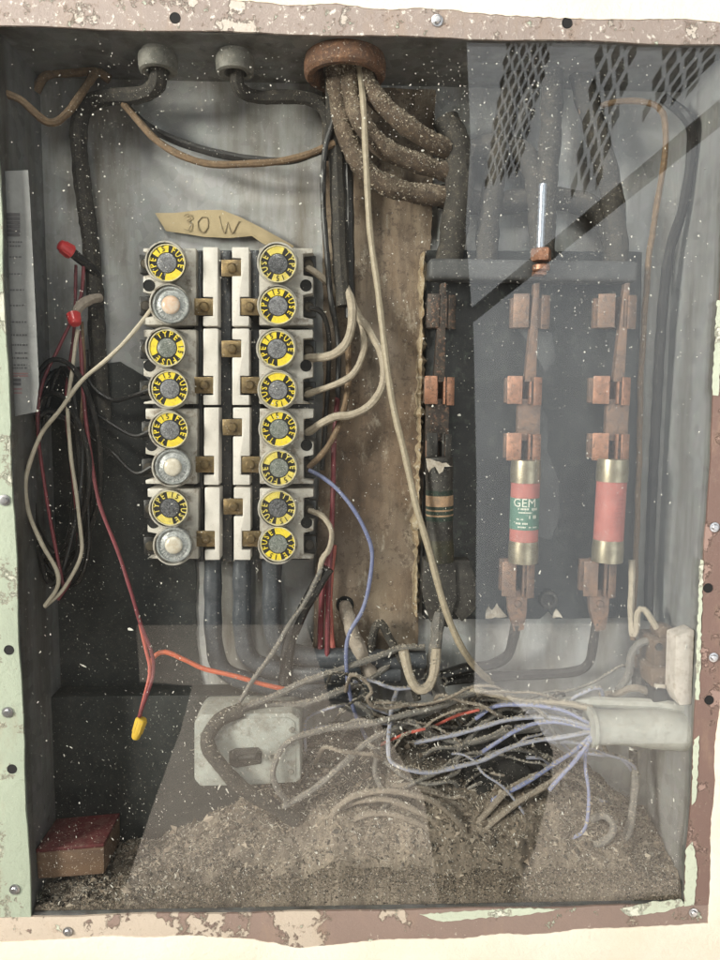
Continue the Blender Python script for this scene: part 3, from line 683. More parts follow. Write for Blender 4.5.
def brass_clip(par, px, py, wpx, hpx):
    p = P(px, py, YB-.010)
    b = MB(); b.box((p.x, p.y+.006, p.z), (wpx*S(YB), .0016, hpx*S(YB)), None, .0005)
    b.box((p.x, p.y+.010, p.z), (wpx*.8*S(YB), .008, hpx*.9*S(YB)), None, .0005)
    cl = b.build('brass_clip', M_BRASS, par)
    s = MB().lathe([(0, .0026), (.0030, .0028), (.0042, .0038), (.0043, .0052)], 16, p); sc = kid(s, 'screw', M_BRASS, cl)
    return cl
for i, (y0, y1) in enumerate(BL):
    sh = [0, .5, 2.5, 4.5][i]; shr = [0, 0, .5, .5][i]
    ym = (y0+y1)/2
    g = thing('fuse_block', f'{ordn[i]} porcelain fuse block of the stack, with two white centre strips', 'fuse block', P(230, y1, .07), 'porcelain plug fuse blocks')
    fy = [fuse_pts_left[2*i][1], fuse_pts_left[2*i+1][1]]
    L = [(143+sh, y0+1), (196+sh*.5, y0+1), (203+sh*.3, y0+12), (203+sh*.3, y1-1), (143+sh, y1-1), (143+sh, fy[1]+13), (153+sh, fy[1]+11), (153+sh, fy[1]-11), (143+sh, fy[1]-13),
         (143+sh, fy[0]+13), (153+sh, fy[0]+11), (153+sh, fy[0]-10), (143+sh, fy[0]-11)]
    L[2] = (196+sh*.5, y0+12); L[3] = (196+sh*.5, y1-1)
    MB().prism(pxpoly(L, YB), YB, .078, .0009).build('body', M_PORC, g)
    fy = [fuse_pts_right[2*i][1], fuse_pts_right[2*i+1][1]]
    R = [(259+shr, y0+1), (313+shr, y0+1), (313+shr, fy[0]-11), (303+shr, fy[0]-10), (303+shr, fy[0]+11), (313+shr, fy[0]+13), (313+shr, fy[1]-13), (303+shr, fy[1]-11), (303+shr, fy[1]+11), (313+shr, fy[1]+13), (313+shr, y1-1), (259+shr, y1-1)]
    MB().prism(pxpoly(R, YB), YB, .078, .0009).build('body', M_PORC, g)
    for k in (0, 1):
        socket(g, *fuse_pts_left[2*i+k]); socket(g, *fuse_pts_right[2*i+k])
        notch_terminal(g, 146+sh, fuse_pts_left[2*i+k][1]+1, -1); notch_terminal(g, 309+shr, fuse_pts_right[2*i+k][1]+1, 1)
    for hx in (149+sh, 306+shr):
        p = P(hx, ym-1, YB); r = 5*S(YB)
        MB().lathe([(r*1.2, 0.0002), (r*1.1, -.0006), (r*.9, -.0004), (r*.85, -.0002), (0, -.0002)], 16, p).build('mounting_hole', M_HOLE, g)
    cA = y0+20; cB = y1-20
    q = sh*.4
    SL = [(203+q, y0), (218+q, y0), (218+q, y1), (203+q, y1), (203+q, cB+10), (213+q, cB+10), (213+q, cB-9), (203+q, cB-9)]
    MB().prism(pxpoly(SL, YB-.006), YB-.006, .070, .0007).build('centre_strip', M_STRIP, g)
    SR = [(232+q, y0), (249+q*.8, y0), (249+q*.8, cB-9), (240+q, cB-9), (240+q, cB+10), (249+q*.8, cB+10), (249+q*.8, y1), (232+q, y1), (232+q, cA+9), (241+q, cA+9), (241+q, cA-9), (232+q, cA-9)]
    MB().prism(pxpoly(SR, YB-.006), YB-.006, .070, .0007).build('centre_strip', M_STRIP, g)
    brass_clip(g, 231+q, cA, 20, 16); brass_clip(g, 203+q, cB, 19, 16); brass_clip(g, 249+q*.8, cB, 19, 16)

# ---- plug fuses
YF = .036
def sector(r0, r1, a0, a1, y, n=8):
    v = []; f = []
    for k in range(n+1):
        a = a0+(a1-a0)*k/n; v += [Vector((r0*math.cos(a), y, r0*math.sin(a))), Vector((r1*math.cos(a), y, r1*math.sin(a)))]
    for k in range(n): f.append((2*k, 2*k+1, 2*k+3, 2*k+2))
    return v, f
def arc_text(txt, r, acen, size, y, flip=False, stretchx=1.0):
    out = MB(); n = len(txt); step = size*.80/r
    for i, ch in enumerate(txt):
        v, f = text_mesh(ch, size, .02); a = acen - (i-(n-1)/2)*step
        vv = []
        for q in v:
            rr = r + q.y*1.15; aa = a - q.x*.95/r; vv.append(Vector((rr*math.cos(aa), y, rr*math.sin(aa))))
        out.add(vv, f)
    return out
R0 = 18*S(YF)
def yellow_fuse():
    g = thing('plug_fuse', 'tmp', 'plug fuse', (0, 0, 0), 'plug fuses screwed into the porcelain blocks')
    bd = MB().lathe([(R0*.80, .0165), (R0*.9, .006), (R0*.985, .0035), (R0*1.0, .0008), (R0*.985, .0002)], 36).build('body', M_BLACK, g)
    MB().lathe([(R0*.985, .0003), (R0*1.0, -.0004), (R0*.985, -.0011), (R0*.935, -.0011), (R0*.92, -.0004), (R0*.92, .0003)], 36).build('rim', M_RIM, g)
    fc = MB().lathe([(R0*.93, 0), (0, 0)], 36).build('face', M_BLACK, g)
    d = math.radians
    for a, kind in ((90, 'num'), (0, 'txt'), (270, 'plain'), (180, 'txt')):
        if kind == 'txt':
            tx = arc_text('FUSE' if a == 0 else 'TYPE', R0*.745, d(a), R0*.40, -.00035); kid(tx, 'lettering', M_YEL, fc, smooth=False)
        else:
            v, f = sector(R0*.56, R0*.92, d(a-33), d(a+33), -.0003); w = MB().add(v, f).build('label_wedge', M_YEL, g, smooth=False)
            if kind == 'num': kid(arc_text('15', R0*.74, d(a), R0*.36, -.0006), 'numeral', M_BLACK, w, smooth=False)
    MB().lathe([(R0*.52, .0002), (R0*.51, -.0007), (R0*.40, -.0011), (R0*.2, -.0014), (0, -.0015)], 28).build('window', M_MICA, g)
    return g
def clear_fuse(wm):
    g = thing('plug_fuse', 'tmp', 'plug fuse', (0, 0, 0), 'plug fuses screwed into the porcelain blocks')
    MB().lathe([(R0*.80, .0165), (R0*.9, .006), (R0*1.0, .0035), (R0*1.0, .0004), (R0*.95, -.0009), (R0*.88, -.0009), (R0*.85, -.0003)], 36).build('body', M_GLASSRING, g)
    ring = MB().lathe([(R0*.86, -.0003), (R0*.78, .0006), (R0*.60, -.0002), (R0*.50, -.0012)], 36).build('glass_ring', M_GLASSRING, g)
    tx = arc_text('15 AMP FUSE', R0*.70, math.radians(270), R0*.22, -.0009)
    kid(tx, 'lettering', mat('grey moulded lettering', (.5, .5, .48), (.4, .4, .4), rough=.3), ring, smooth=False)
    MB().lathe([(R0*.50, -.0010), (R0*.46, -.0018), (R0*.30, -.0026), (0, -.0029)], 28).build('window', wm, g)
    return g
rots_l = [-25, 0, 95, -12, -20, 0, 22, 0]
rots_r = [170, -8, -35, 175, -18, 140, 155, 200]
rn = ['first', 'second', 'third', 'fourth', 'fifth', 'sixth', 'seventh', 'eighth']
yf = None; cf = {}
for k in range(8):
    p = P(*fuse_pts_left[k], YF)
    if k in (1, 5, 7):
        lab = {1: 'clear glass plug fuse with coppery centre, topmost of the three clear ones', 5: 'clear glass plug fuse, middle one of the three clear ones', 7: 'clear glass plug fuse at the bottom of the left column'}[k]
        f_ = clear_fuse(M_PINKW if k == 1 else M_PEARL); f_.location = p; f_['_og'] = tuple(p); f_['label'] = lab
    else:
        lab = f'yellow labelled plug fuse, {rn[k]} from the top in the left column'
        if yf is None: yf = yellow_fuse(); f_ = yf; f_.location = p; f_.rotation_euler = (0, math.radians(rots_l[k]), 0); f_['label'] = lab
        else: dup(yf, p, math.radians(rots_l[k]), lab)
for k in range(8):
    p = P(*fuse_pts_right[k], YF)
    dup(yf, p, math.radians(rots_r[k]), f'yellow labelled plug fuse, {rn[k]} from the top in the right column')

M_WIN = [M_MICA, mat('smoky window', (.05, .052, .055), (.11, .11, .115), rough=.15, scale=380, bmp=.4, bscale=350, c3=(.24, .24, .26)), mat('greenish window', (.11, .125, .11), (.20, .21, .19), rough=.2, scale=420, bmp=.5, bscale=350, c3=(.36, .36, .34))]
M_YELS = [M_YEL, mat('faded yellow label', (.70, .58, .12), (.56, .45, .09), rough=.55, scale=220, bmp=.08, dust=.2, dustc=(.36, .30, .18), c3=(.42, .33, .08))]
for o in list(bpy.data.objects):
    if o.name.startswith('plug_fuse'):
        w_ = rnd.choice(M_WIN); y_ = rnd.choice(M_YELS)
        for ch in [c for c in o.children] + [g_ for c in o.children for g_ in c.children]:
            cur = ch.data.materials[0] if ch.type == 'MESH' else None
            if cur is M_MICA or cur is M_YEL:
                ch.material_slots[0].link = 'OBJECT'; ch.material_slots[0].material = w_ if cur is M_MICA else y_
# ================================================================== connectors and bushing in the top
def connector(px, py, label):
    Y = .036; p = P(px, py, Y); s = S(Y); g = thing('conduit_connector', label, 'connector', p, 'conduit connectors in the top of the box')
    MB().lathe([(15*s, .020), (16*s, .016), (16*s, .004), (14.5*s, .002), (14.5*s, -.003)], 24, p, 'Z').build('body', M_CONN, g)
    MB().lathe([(14.5*s, .001), (18*s, 0), (18.5*s, -.004), (17.5*s, -.012), (15*s, -.013), (11*s, -.012), (11*s, 0)], 24, p, 'Z').build('collar', M_CONN, g)
    MB().lathe([(17*s, .030), (20*s, .028), (20*s, .022), (16*s, .0205)], 8, p, 'Z').build('locknut', M_CONN, g)
connector(158, 56, 'dusty zinc conduit connector feeding the thick cable at the left'); connector(235, 58, 'dusty zinc conduit connector nearer the rusty bushing')
Y = .040; p = P(345, 58, Y); s = S(Y)
g = thing('conduit_bushing', 'wide rusty bushing where the thick cables enter from above', 'bushing', p)
MB().lathe([(35*s, .026), (35*s, .004), (37*s, .002), (39*s, -.006), (38.5*s, -.014), (36*s, -.0165), (31*s, -.0165), (29*s, -.010), (29*s, .02)], 40, p, 'Z').build('ring', M_RUST, g)
MB().lathe([(36*s, .0335), (43*s, .032), (43*s, .026), (36*s, .024)], 12, p, 'Z').build('locknut', M_RUST, g)

# ================================================================== wires
CK = []   # points along the caked cables
CR = []   # points on top of the low wires, where crumbs settle
def wire(kind, label, pts, r, m, crumbs=False, jit=0.0, cat=None, group=None, name=None, n=8):
    pw = catmull([P(*q) for q in pts]); N = len(pw)
    if crumbs or m in ('beige', 'brown', 'white', 'grey'):
        ph = rnd.uniform(0, 6); pw = [q + Vector((math.sin(i*.43+ph)+.6*math.sin(i*.19+2*ph), .5*math.sin(i*.31+ph), math.sin(i*.37+1.7*ph)))*(.0006 if crumbs else .0003) for i, q in enumerate(pw)]
    # slight natural unevenness
    rr = []
    for i, q in enumerate(pw):
        rad = r if not isinstance(r, (list, tuple)) else r[0] + (r[1]-r[0])*i/max(1, N-1)
        rr.append(rad*S(q.y)*(1+.05*math.sin(i*.7+len(label))))
    o = MB().tube(pw, rr, n, True, jit).build(kind, WM[m] if isinstance(m, str) else m)
    tag(o, label, cat or kind, group)
    if crumbs:
        for q, w in zip(pw, rr): CR.append((q, w))
    if m == 'caked':
        for q, w in zip(pw, rr): CK.append((q, w))
    return o

G1 = 'cables entering through the top of the box'
wire('cable', 'thick dusty black cable bending left from the first conduit connector and down the back', [(158, 62, .036), (157, 84, .042), (140, 95, .055), (110, 97, .06), (87, 105, .065), (79, 130, .07), (82, 180, .075), (90, 240, .076), (95, 290, .078), (98, 350, .08), (104, 420, .080)], 8, 'blackdust', jit=.05, group=G1)
wire('cable', 'dusty black cable bending right from the second conduit connector to the centre bundle', [(236, 64, .036), (239, 88, .042), (258, 97, .052), (295, 97, .055), (320, 104, .06), (329, 125, .062), (328, 160, .066)], 6.5, 'blackdust', jit=.05, group=G1)
wire('wire', 'rusty brown cloth wire in a V below the upper left corner', [(-8, 90, .02), (20, 99, .026), (48, 123, .032), (66, 114, .038), (82, 92, .048), (96, 72, .062)], 3.8, 'brown', jit=.05)
wire('wire', 'dim brown wire lying level behind the V-shaped wire', [(36, 92, .080), (46, 76, .078), (70, 72, .074), (96, 72, .068), (110, 80, .07)], 4.2, 'brown', jit=.05)
wire('wire', 'black wire sagging from the left cable to the centre bundle', [(118, 98, .065), (150, 128, .07), (200, 149, .07), (255, 160, .066), (292, 160, .064), (330, 147, .06)], 3.8, 'black')
wire('wire', 'brown wire sagging just under the black wire above the tape', [(124, 104, .058), (160, 143, .055), (200, 162, .052), (250, 164, .05), (300, 157, .05), (334, 143, .052)], 3.4, 'brown', jit=.04)
wire('cable', 'uppermost dust-caked cable curving right from the bushing', [(362, 50, .040), (366, 82, .038), (382, 104, .035), (406, 125, .036), (430, 141, .044), (448, 150, .056)], 9, 'caked', jit=.08, group=G1, n=18)
wire('cable', 'middle dust-caked cable curving right from the bushing', [(348, 50, .042), (351, 92, .040), (361, 122, .036), (382, 147, .040), (412, 161, .048), (446, 172, .06)], 9.2, 'caked', jit=.08, group=G1, n=18)
wire('cable', 'lowest dust-caked cable curving right from the bushing behind the others', [(334, 50, .044), (339, 100, .045), (349, 142, .046), (368, 173, .048), (400, 190, .054), (448, 197, .064)], 9.5, 'caked', jit=.08, group=G1, n=18)
wire('cable', 'thick black cable standing on the left end of the rail', [(446, 120, .062), (457, 150, .058), (459, 190, .058), (454, 230, .06), (448, 268, .06)], 13.5, 'blackdust', jit=.05, group=G1, n=16)
wire('cable', 'black cable reaching right behind the upright one to the bright stud', [(440, 172, .072), (474, 150, .07), (512, 148, .068), (534, 172, .068), (540, 225, .066), (541, 268, .062)], 11, 'blackdust', jit=.05, group=G1, n=14)
wire('cable', 'black cable reaching far right behind the others to the end of the rail', [(440, 196, .076), (490, 204, .077), (545, 198, .077), (592, 208, .075), (612, 238, .07), (615, 268, .062)], 11, 'blackdust', jit=.05, group=G1, n=14)
wire('cable', 'black cable coming straight down from the top above the bright stud', [(551, 36, .05), (552, 90, .056), (550, 140, .058), (546, 190, .06), (544, 262, .064)], 10.5, 'blackdust', jit=.04, group=G1, n=12)
wire('cable', 'black cable dropping left of the bright stud onto the rail', [(528, 44, .06), (510, 100, .064), (498, 160, .066), (489, 215, .066), (486, 266, .062)], 11, 'blackdust', jit=.04, group=G1, n=12)
wire('cable', 'black cable arching from the top down onto the right end of the rail', [(572, 42, .06), (590, 110, .062), (604, 160, .062), (613, 205, .062), (618, 266, .058)], 11, 'blackdust', jit=.04, group=G1, n=12)
wire('wire', 'long brown cloth wire hanging down beside the rightmost holder', [(578, 112, .062), (622, 101, .056), (657, 107, .05), (666, 130, .05), (661, 180, .055), (653, 230, .06), (647, 280, .066), (641, 380, .070), (638, 500, .068), (634, 600, .06), (633, 640, .058)], 3.0, 'brown', jit=.05)
wire('cable', 'black cable hanging in the back corner near the brown flange', [(664, 98, .058), (688, 120, .045), (692, 152, .05), (683, 208, .056), (669, 255, .062), (661, 330, .068), (656, 420, .072), (651, 520, .072), (648, 620, .066)], 5, 'black')
G2 = 'bundle hanging below the bushing'
wire('cable', 'thick dusty black cable at the left of the centre bundle', [(331, 56, .05), (335, 130, .056), (338, 200, .062), (340, 260, .062), (344, 306, .06)], 7.5, 'blackdust', group=G2)
wire('cable', 'thinner black cable at the right of the centre bundle', [(344, 60, .054), (346, 140, .06), (348, 200, .064), (349, 260, .066), (350, 318, .064)], 5.5, 'black', group=G2)
wire('wire', 'thin black braided wire curling down the left of the centre bundle', [(334, 70, .046), (334, 115, .046), (325, 150, .05), (323, 200, .056), (327, 255, .058), (331, 300, .06), (338, 340, .066), (338, 400, .07)], 2.8, 'black', jit=.08)
wire('cord', 'long cream cord hanging from the bushing across the brown board', [(358, 56, .036), (363, 100, .030), (366, 160, .027), (370, 230, .026), (378, 290, .026), (385, 350, .026), (393, 405, .026), (405, 455, .026), (416, 505, .025), (429, 550, .024), (443, 602, .023), (455, 634, .024), (467, 656, .032), (480, 672, .056), (492, 682, .074)], [3.0, 3.7], 'cream', jit=.03)
G3 = 'wires from the centre bundle to the right fuse terminals'
wire('wire', 'thick beige wire hooking left to the third fuse of the right column', [(338, 262, .072), (345, 286, .062), (352, 302, .052), (352, 325, .046), (345, 344, .046), (331, 355, .048), (312, 358, .058), (303, 359, .072)], 4.3, 'beige', jit=.05, group=G3)
wire('wire', 'beige wire hooking left to the fourth fuse of the right column', [(352, 300, .066), (362, 325, .06), (364, 350, .054), (354, 372, .05), (338, 383, .05), (312, 393, .058), (303, 396, .072)], 3.3, 'beige', jit=.05, group=G3)
wire('wire', 'beige wire making the widest hook, to the fifth fuse of the right column', [(350, 306, .064), (370, 332, .056), (383, 358, .05), (382, 385, .048), (370, 405, .047), (352, 415, .047), (335, 417, .048), (320, 424, .052), (312, 430, .060), (303, 434, .072)], 4, 'beige', jit=.05, group=G3)
wire('wire', 'brown wire running down to the sixth fuse of the right column', [(349, 330, .068), (348, 375, .064), (345, 405, .06), (337, 430, .056), (324, 452, .054), (309, 467, .06)], 3, 'brown', jit=.05, group=G3)
wire('wire', 'black wire looping from the second fuse of the right column into the bundle', [(309, 308, .058), (322, 313, .06), (329, 340, .066), (327, 400, .072), (322, 470, .074)], 2.6, 'black', group=G3)
wire('wire', 'short beige wire from the first fuse of the right column into the bundle', [(303, 266, .072), (312, 270, .060), (322, 278, .062), (334, 290, .066), (343, 305, .068)], 3.4, 'beige', group=G3)
wire('wire', 'dark red wire running straight down beside the right column of fuses', [(338, 395, .07), (334, 440, .066), (333, 490, .064), (331, 540, .064), (328, 600, .062), (327, 662, .06)], 2.6, 'maroon')
wire('wire', 'wider maroon wire beside the brown board below the fuse blocks', [(331, 545, .070), (324, 580, .07), (321, 620, .07), (320, 662, .066)], 3.2, 'maroon')
wire('wire', 'pinkish red wire close to the board below the fuse blocks', [(334, 545, .074), (330, 590, .074), (331, 630, .072), (335, 664, .066)], 2.8, 'red')
wire('wire', 'long thin blue wire curving down across the brown board', [(309, 470, .058), (322, 477, .054), (336, 488, .05), (352, 507, .046), (365, 530, .044), (372, 553, .044), (369, 585, .044), (362, 611, .044), (349, 634, .044), (346, 658, .044), (349, 690, .046), (356, 716, .058), (366, 738, .072)], 2.1, 'blue')
wire('wire', 'twisted tan wire at the bottom right corner of the fuse blocks', [(309, 510, .058), (322, 516, .052), (331, 530, .05), (329, 548, .048), (322, 560, .046), (319, 580, .046)], 2.8, 'beige', jit=.12)
wire('cable', 'short black sleeved cable slanting below the right column of fuses', [(328, 568, .05), (312, 594, .05), (297, 622, .052), (288, 650, .055), (284, 690, .055)], 6.5, 'black')
wire('wire', 'thin grey wire slanting from the fuse blocks to the grey switch box', [(322, 570, .044), (300, 610, .042), (270, 655, .04), (242, 698, .036), (222, 732, .026)], 2.4, 'grey', True, .08)
wire('cable', 'glossy slate cable below the left centre strip', [(213, 552, .066), (213, 600, .066), (214, 640, .066), (222, 668, .066), (250, 682, .066), (300, 690, .066), (360, 694, .066)], 9, 'bluegrey', n=14, group='three slate cables below the fuse blocks')
wire('cable', 'glossy slate cable below the right centre strip', [(242, 552, .066), (242, 600, .066), (243, 635, .066), (252, 660, .066), (285, 672, .066), (330, 674, .066), (400, 674, .066)], 9.5, 'bluegrey', n=14, group='three slate cables below the fuse blocks')
wire('cable', 'glossy slate cable below the right column of fuses', [(272, 552, .066), (272, 600, .066), (273, 628, .066), (283, 648, .066), (310, 657, .066), (350, 658, .066), (425, 660, .066)], 10, 'bluegrey', n=14, group='three slate cables below the fuse blocks')
# left side
wire('wire', 'long white wire from the left column of fuses looping down the left side', [(152, 308, .058), (142, 322, .052), (128, 338, .045), (105, 361, .04), (80, 383, .035), (60, 410, .03), (40, 436, .028), (27, 475, .026), (28, 510, .026), (42, 543, .026), (56, 570, .026), (57, 588, .026), (45, 606, .026)], 2.1, 'white')
wire('wire', 'white wire hanging inside the loop of the long white wire', [(78, 330, .052), (72, 370, .05), (68, 420, .045), (74, 480, .042), (81, 530, .04), (80, 558, .036), (64, 588, .03), (44, 607, .028)], 1.9, 'white')
wire('wire', 'black stub below the upper red wire nut', [(70, 251, .06), (80, 259, .064), (91, 268, .07), (97, 275, .075)], 4.5, 'black')
wire('wire', 'pale grey stub above the lower red wire nut', [(74, 318, .052), (80, 306, .055), (92, 299, .062), (100, 298, .07)], 4.6, 'sleeve', jit=.06)
wire('wire', 'maroon wire bowing out at the far left edge', [(84, 262, .066), (80, 300, .062), (60, 345, .05), (42, 385, .04), (38, 430, .036), (47, 500, .036), (57, 555, .034), (64, 590, .032)], 1.7, 'maroon')
wire('wire', 'maroon wire running down to the yellow wire nut', [(80, 330, .056), (84, 400, .05), (90, 450, .046), (99, 502, .042), (118, 552, .036), (131, 592, .03), (140, 622, .027), (152, 654, .025), (153, 675, .025), (146, 697, .024), (138, 720, .024)], 1.9, 'maroon')
wire('wire', 'short red wire beside the maroon one above the yellow wire nut', [(140, 624, .029), (146, 650, .029), (150, 672, .028), (144, 698, .027), (139, 719, .025)], 1.9, 'red')
wire('wire', 'orange red wire running level toward the slate cables', [(150, 672, .03), (153, 658, .03), (165, 652, .032), (185, 660, .034), (205, 669, .036), (235, 676, .038), (262, 684, .042), (288, 690, .046)], 2.5, 'orange')
wire('wire', 'maroon wire hanging behind the lower red wire nut', [(76, 265, .07), (74, 330, .066), (66, 400, .06), (72, 470, .058), (78, 540, .056), (70, 580, .05), (58, 600, .04)], 1.6, 'maroon')
wire('wire', 'brown wire trailing straight down from the lower red wire nut', [(82, 322, .056), (84, 380, .056), (80, 440, .056), (82, 500, .056)], 1.8, 'brown')
for i, (a, b, lab) in enumerate(((389, 400, 'thin black wire leaving the fourth fuse of the left column'), (430, 424, 'thin black wire leaving the fifth fuse of the left column'), (467, 452, 'thin black wire leaving the sixth fuse of the left column'))):
    wire('wire', lab, [(152, a, .06), (135, a+6, .064), (112, b, .068), (90, b-18, .072), (86, b-50, .076)], 2.2, 'black')
# black coil added in place of a dark head mirrored at the left edge
pts = []
for k in range(64):
    a = k*.62; rx = 30 + 9*math.sin(k*.41); ry = 92 + 22*math.sin(k*.53+1)
    pts.append((57 + rx*math.cos(a) + 5*math.sin(k*.9), 478 + ry*math.sin(a) + 8*math.cos(k*.7), .055 + .012*math.sin(k*.37)))
wire('coiled_cable', 'tangled coil of thin black flex hanging by the left wall', pts, 2.6, 'black', cat='cable')

# lower tangle
GT = 'loose wires tangled over the debris'
wire('wire', 'grey wire arching from the slate panel foot to the grey switch box', [(425, 648, .06), (400, 648, .056), (370, 660, .05), (330, 672, .045), (287, 690, .038), (245, 708, .028), (222, 722, .024)], 3.3, 'grey', True, .08, group=GT)
wire('cable', 'thick dusty black cable lying across the front of the grey switch box', [(242, 710, .026), (219, 720, .020), (208, 742, .014), (221, 767, .012), (245, 789, .016), (272, 806, .024), (296, 820, .03)], 7.5, 'blackdust', True, .07, n=12)
wire('wire', 'grey wire lying on top of the grey switch box', [(402, 652, .064), (384, 668, .060), (372, 676, .056), (345, 690, .05), (298, 704, .042), (262, 705, .036), (228, 713, .030)], 3.6, 'grey', True, .08, group=GT)
wire('wire', 'long grey wire dropping past the right end of the grey switch box', [(480, 690, .05), (450, 702, .046), (411, 714, .04), (364, 724, .034), (318, 731, .026), (290, 741, .020), (276, 760, .016), (274, 780, .016), (288, 803, .024)], 3.3, 'grey', True, .08, group=GT)
wire('wire', 'grey wire slanting down left onto the debris beside the switch box', [(440, 708, .055), (388, 731, .045), (357, 751, .036), (318, 786, .028), (284, 806, .024)], 3.3, 'grey', True, .08, group=GT)
wire('wire', 'pale U-shaped wire end hanging below the cream cord', [(404, 650, .038), (408, 672, .034), (415, 687, .032), (424, 690, .032), (432, 680, .034), (436, 648, .04)], 5, 'beige', True, .06, group=GT)
wire('wire', 'pale blue wire sweeping in a long shallow loop from the grey jacket', [(398, 690, .062), (391, 712, .045), (389, 748, .026), (395, 765, .022), (433, 772, .022), (476, 762, .024), (507, 749, .026), (540, 740, .028), (592, 732, .026)], 2.28, 'paleblue', True, .06, group=GT)
wire('wire', 'lavender wire dipping from the grey jacket into the dark hollow', [(594, 730, .026), (560, 722, .026), (524, 727, .028), (492, 745, .036), (466, 764, .052), (448, 776, .066)], 2.05, 'lavender', True, .06, group=GT)
wire('wire', 'blue wire slanting down from the grey jacket toward the coiled wires', [(594, 734, .024), (572, 752, .022), (545, 771, .022), (518, 786, .024), (488, 804, .034), (462, 822, .045)], 2.20, 'blue', True, .06, group=GT)
wire('wire', 'lavender wire arching along the top from the grey jacket', [(594, 726, .028), (560, 709, .030), (520, 705, .034), (494, 706, .038), (476, 719, .044)], 2.05, 'lavender', True, .06, group=GT)
wire('wire', 'short blue wire end below the grey jacket', [(594, 736, .022), (580, 754, .018), (564, 774, .018), (549, 790, .02)], 2.13, 'lavender', True, .06, group=GT)
wire('wire', 'blue wire dropping straight from the grey jacket to a loop', [(592, 736, .028), (586, 758, .026), (588, 798, .024), (586, 826, .022), (572, 838, .022), (545, 842, .024)], 1.82, 'lavender', True, .06, group=GT)
wire('wire', 'pale blue wire running level across the dark hollow to the tangle', [(594, 728, .026), (545, 717, .03), (500, 722, .036), (450, 736, .042), (415, 742, .048)], 2.28, 'paleblue', True, .06, group=GT)
wire('wire', 'grey wire sloping left from the dark hollow above the coil', [(540, 728, .04), (500, 735, .042), (470, 742, .046), (440, 738, .05), (400, 722, .056)], 3.2, 'grey', True, .08, group=GT)
for i, (pp, lab) in enumerate((
    ([(330, 838, .030), (334, 812, .026), (355, 796, .022), (395, 791, .020), (430, 800, .020), (456, 820, .022), (472, 834, .026)], 'outermost dust-covered wire of the coil on the debris'),
    ([(333, 828, .034), (345, 806, .030), (375, 799, .026), (410, 807, .024), (442, 826, .026), (462, 838, .03)], 'second dust-covered wire inside the coil on the debris'),
    ([(342, 834, .032), (360, 816, .026), (390, 814, .022), (422, 825, .022), (452, 838, .026)], 'innermost dust-covered wire of the coil on the debris'),
    ([(392, 786, .040), (428, 789, .036), (456, 805, .032), (476, 832, .03)], 'dust-covered wire crossing behind the coil'),
    ([(466, 836, .026), (488, 812, .026), (508, 790, .028), (538, 774, .034)], 'dust-covered wire rising right from the coil'),
    ([(472, 840, .024), (504, 813, .022), (545, 785, .024), (566, 770, .03)], 'lower dust-covered wire rising right from the coil'),
    ([(462, 832, .022), (452, 850, .018), (441, 874, .014)], 'short dust-covered wire end drooping below the coil'),
    ([(352, 700, .052), (368, 712, .05), (378, 740, .05), (374, 770, .046), (384, 792, .04)], 'dusty wire hanging from the blue wire down to the coil'),
    ([(500, 712, .05), (476, 730, .048), (458, 752, .046), (452, 775, .044)], 'dusty wire drooping into the dark hollow'))):
    wire('wire', lab, pp, 3.3 if i < 7 else 2.7, 'coil' if i < 7 else 'grey', True, .09, group=GT)
wire('wire', 'grey wire loop lying at the right of the debris', [(536, 846, .03), (575, 848, .024), (605, 840, .02), (613, 826, .022), (604, 816, .03), (588, 822, .036)], 4, 'grey', True, .06, group=GT)
wire('wire', 'grey wire arc behind the loop at the right of the debris', [(560, 862, .03), (604, 856, .026), (628, 832, .032), (634, 790, .05), (634, 750, .06)], 4.4, 'grey', True, .06, group=GT)
wire('wire', 'dark wire bent like a tent at the foot of the brown board', [(352, 700, .058), (368, 662, .062), (378, 624, .070), (390, 640, .064), (404, 664, .056), (418, 700, .05)], 4.4, 'blackdust', True, .07, group=GT)
wire('sleeved_cable', 'rough plaster-coated cable coming out of the hole in the board', [(345, 604, .087), (347, 612, .078), (352, 632, .070), (360, 650, .064), (370, 674, .06)], [6.5, 8.5], 'sleeve', True, .10, cat='cable', n=12)
wire('wire', 'dark wire leaving the lug of the rightmost holder and turning left', [(596, 622, .056), (593, 645, .058), (588, 664, .062), (572, 672, .066), (530, 675, .07), (470, 678, .07), (430, 684, .066)], 5, 'black', group=GT)
wire('wire', 'dark wire leaving the lug of the middle holder and turning left', [(516, 624, .056), (513, 640, .058), (507, 656, .062), (490, 665, .064), (466, 668, .064), (440, 676, .06)], 5.5, 'black', group=GT)
wire('wire', 'dusty wire dropping from the charred lug of the leftmost holder', [(440, 612, .058), (436, 640, .054), (434, 670, .05), (440, 700, .05)], 6.5, 'grey', True, .08, group=GT)
wire('wire', 'tan wire lying just above the grey jacket end', [(470, 690, .05), (500, 696, .046), (530, 702, .042), (560, 703, .04), (592, 708, .038)], 3.4, 'beige', True, .07, group=GT)
for (x, y, rz, lab) in ((416, 731, .5, 'small red wire end in the tangle, the left of two'), (470, 712, .3, 'small red wire end in the tangle, the right of two')):
    wire('wire', lab, [(x-40, y+16, .070), (x-14, y+4, .044), (x, y, .034), (x+9, y-2, .034)], 1.5, 'red', False, .08)

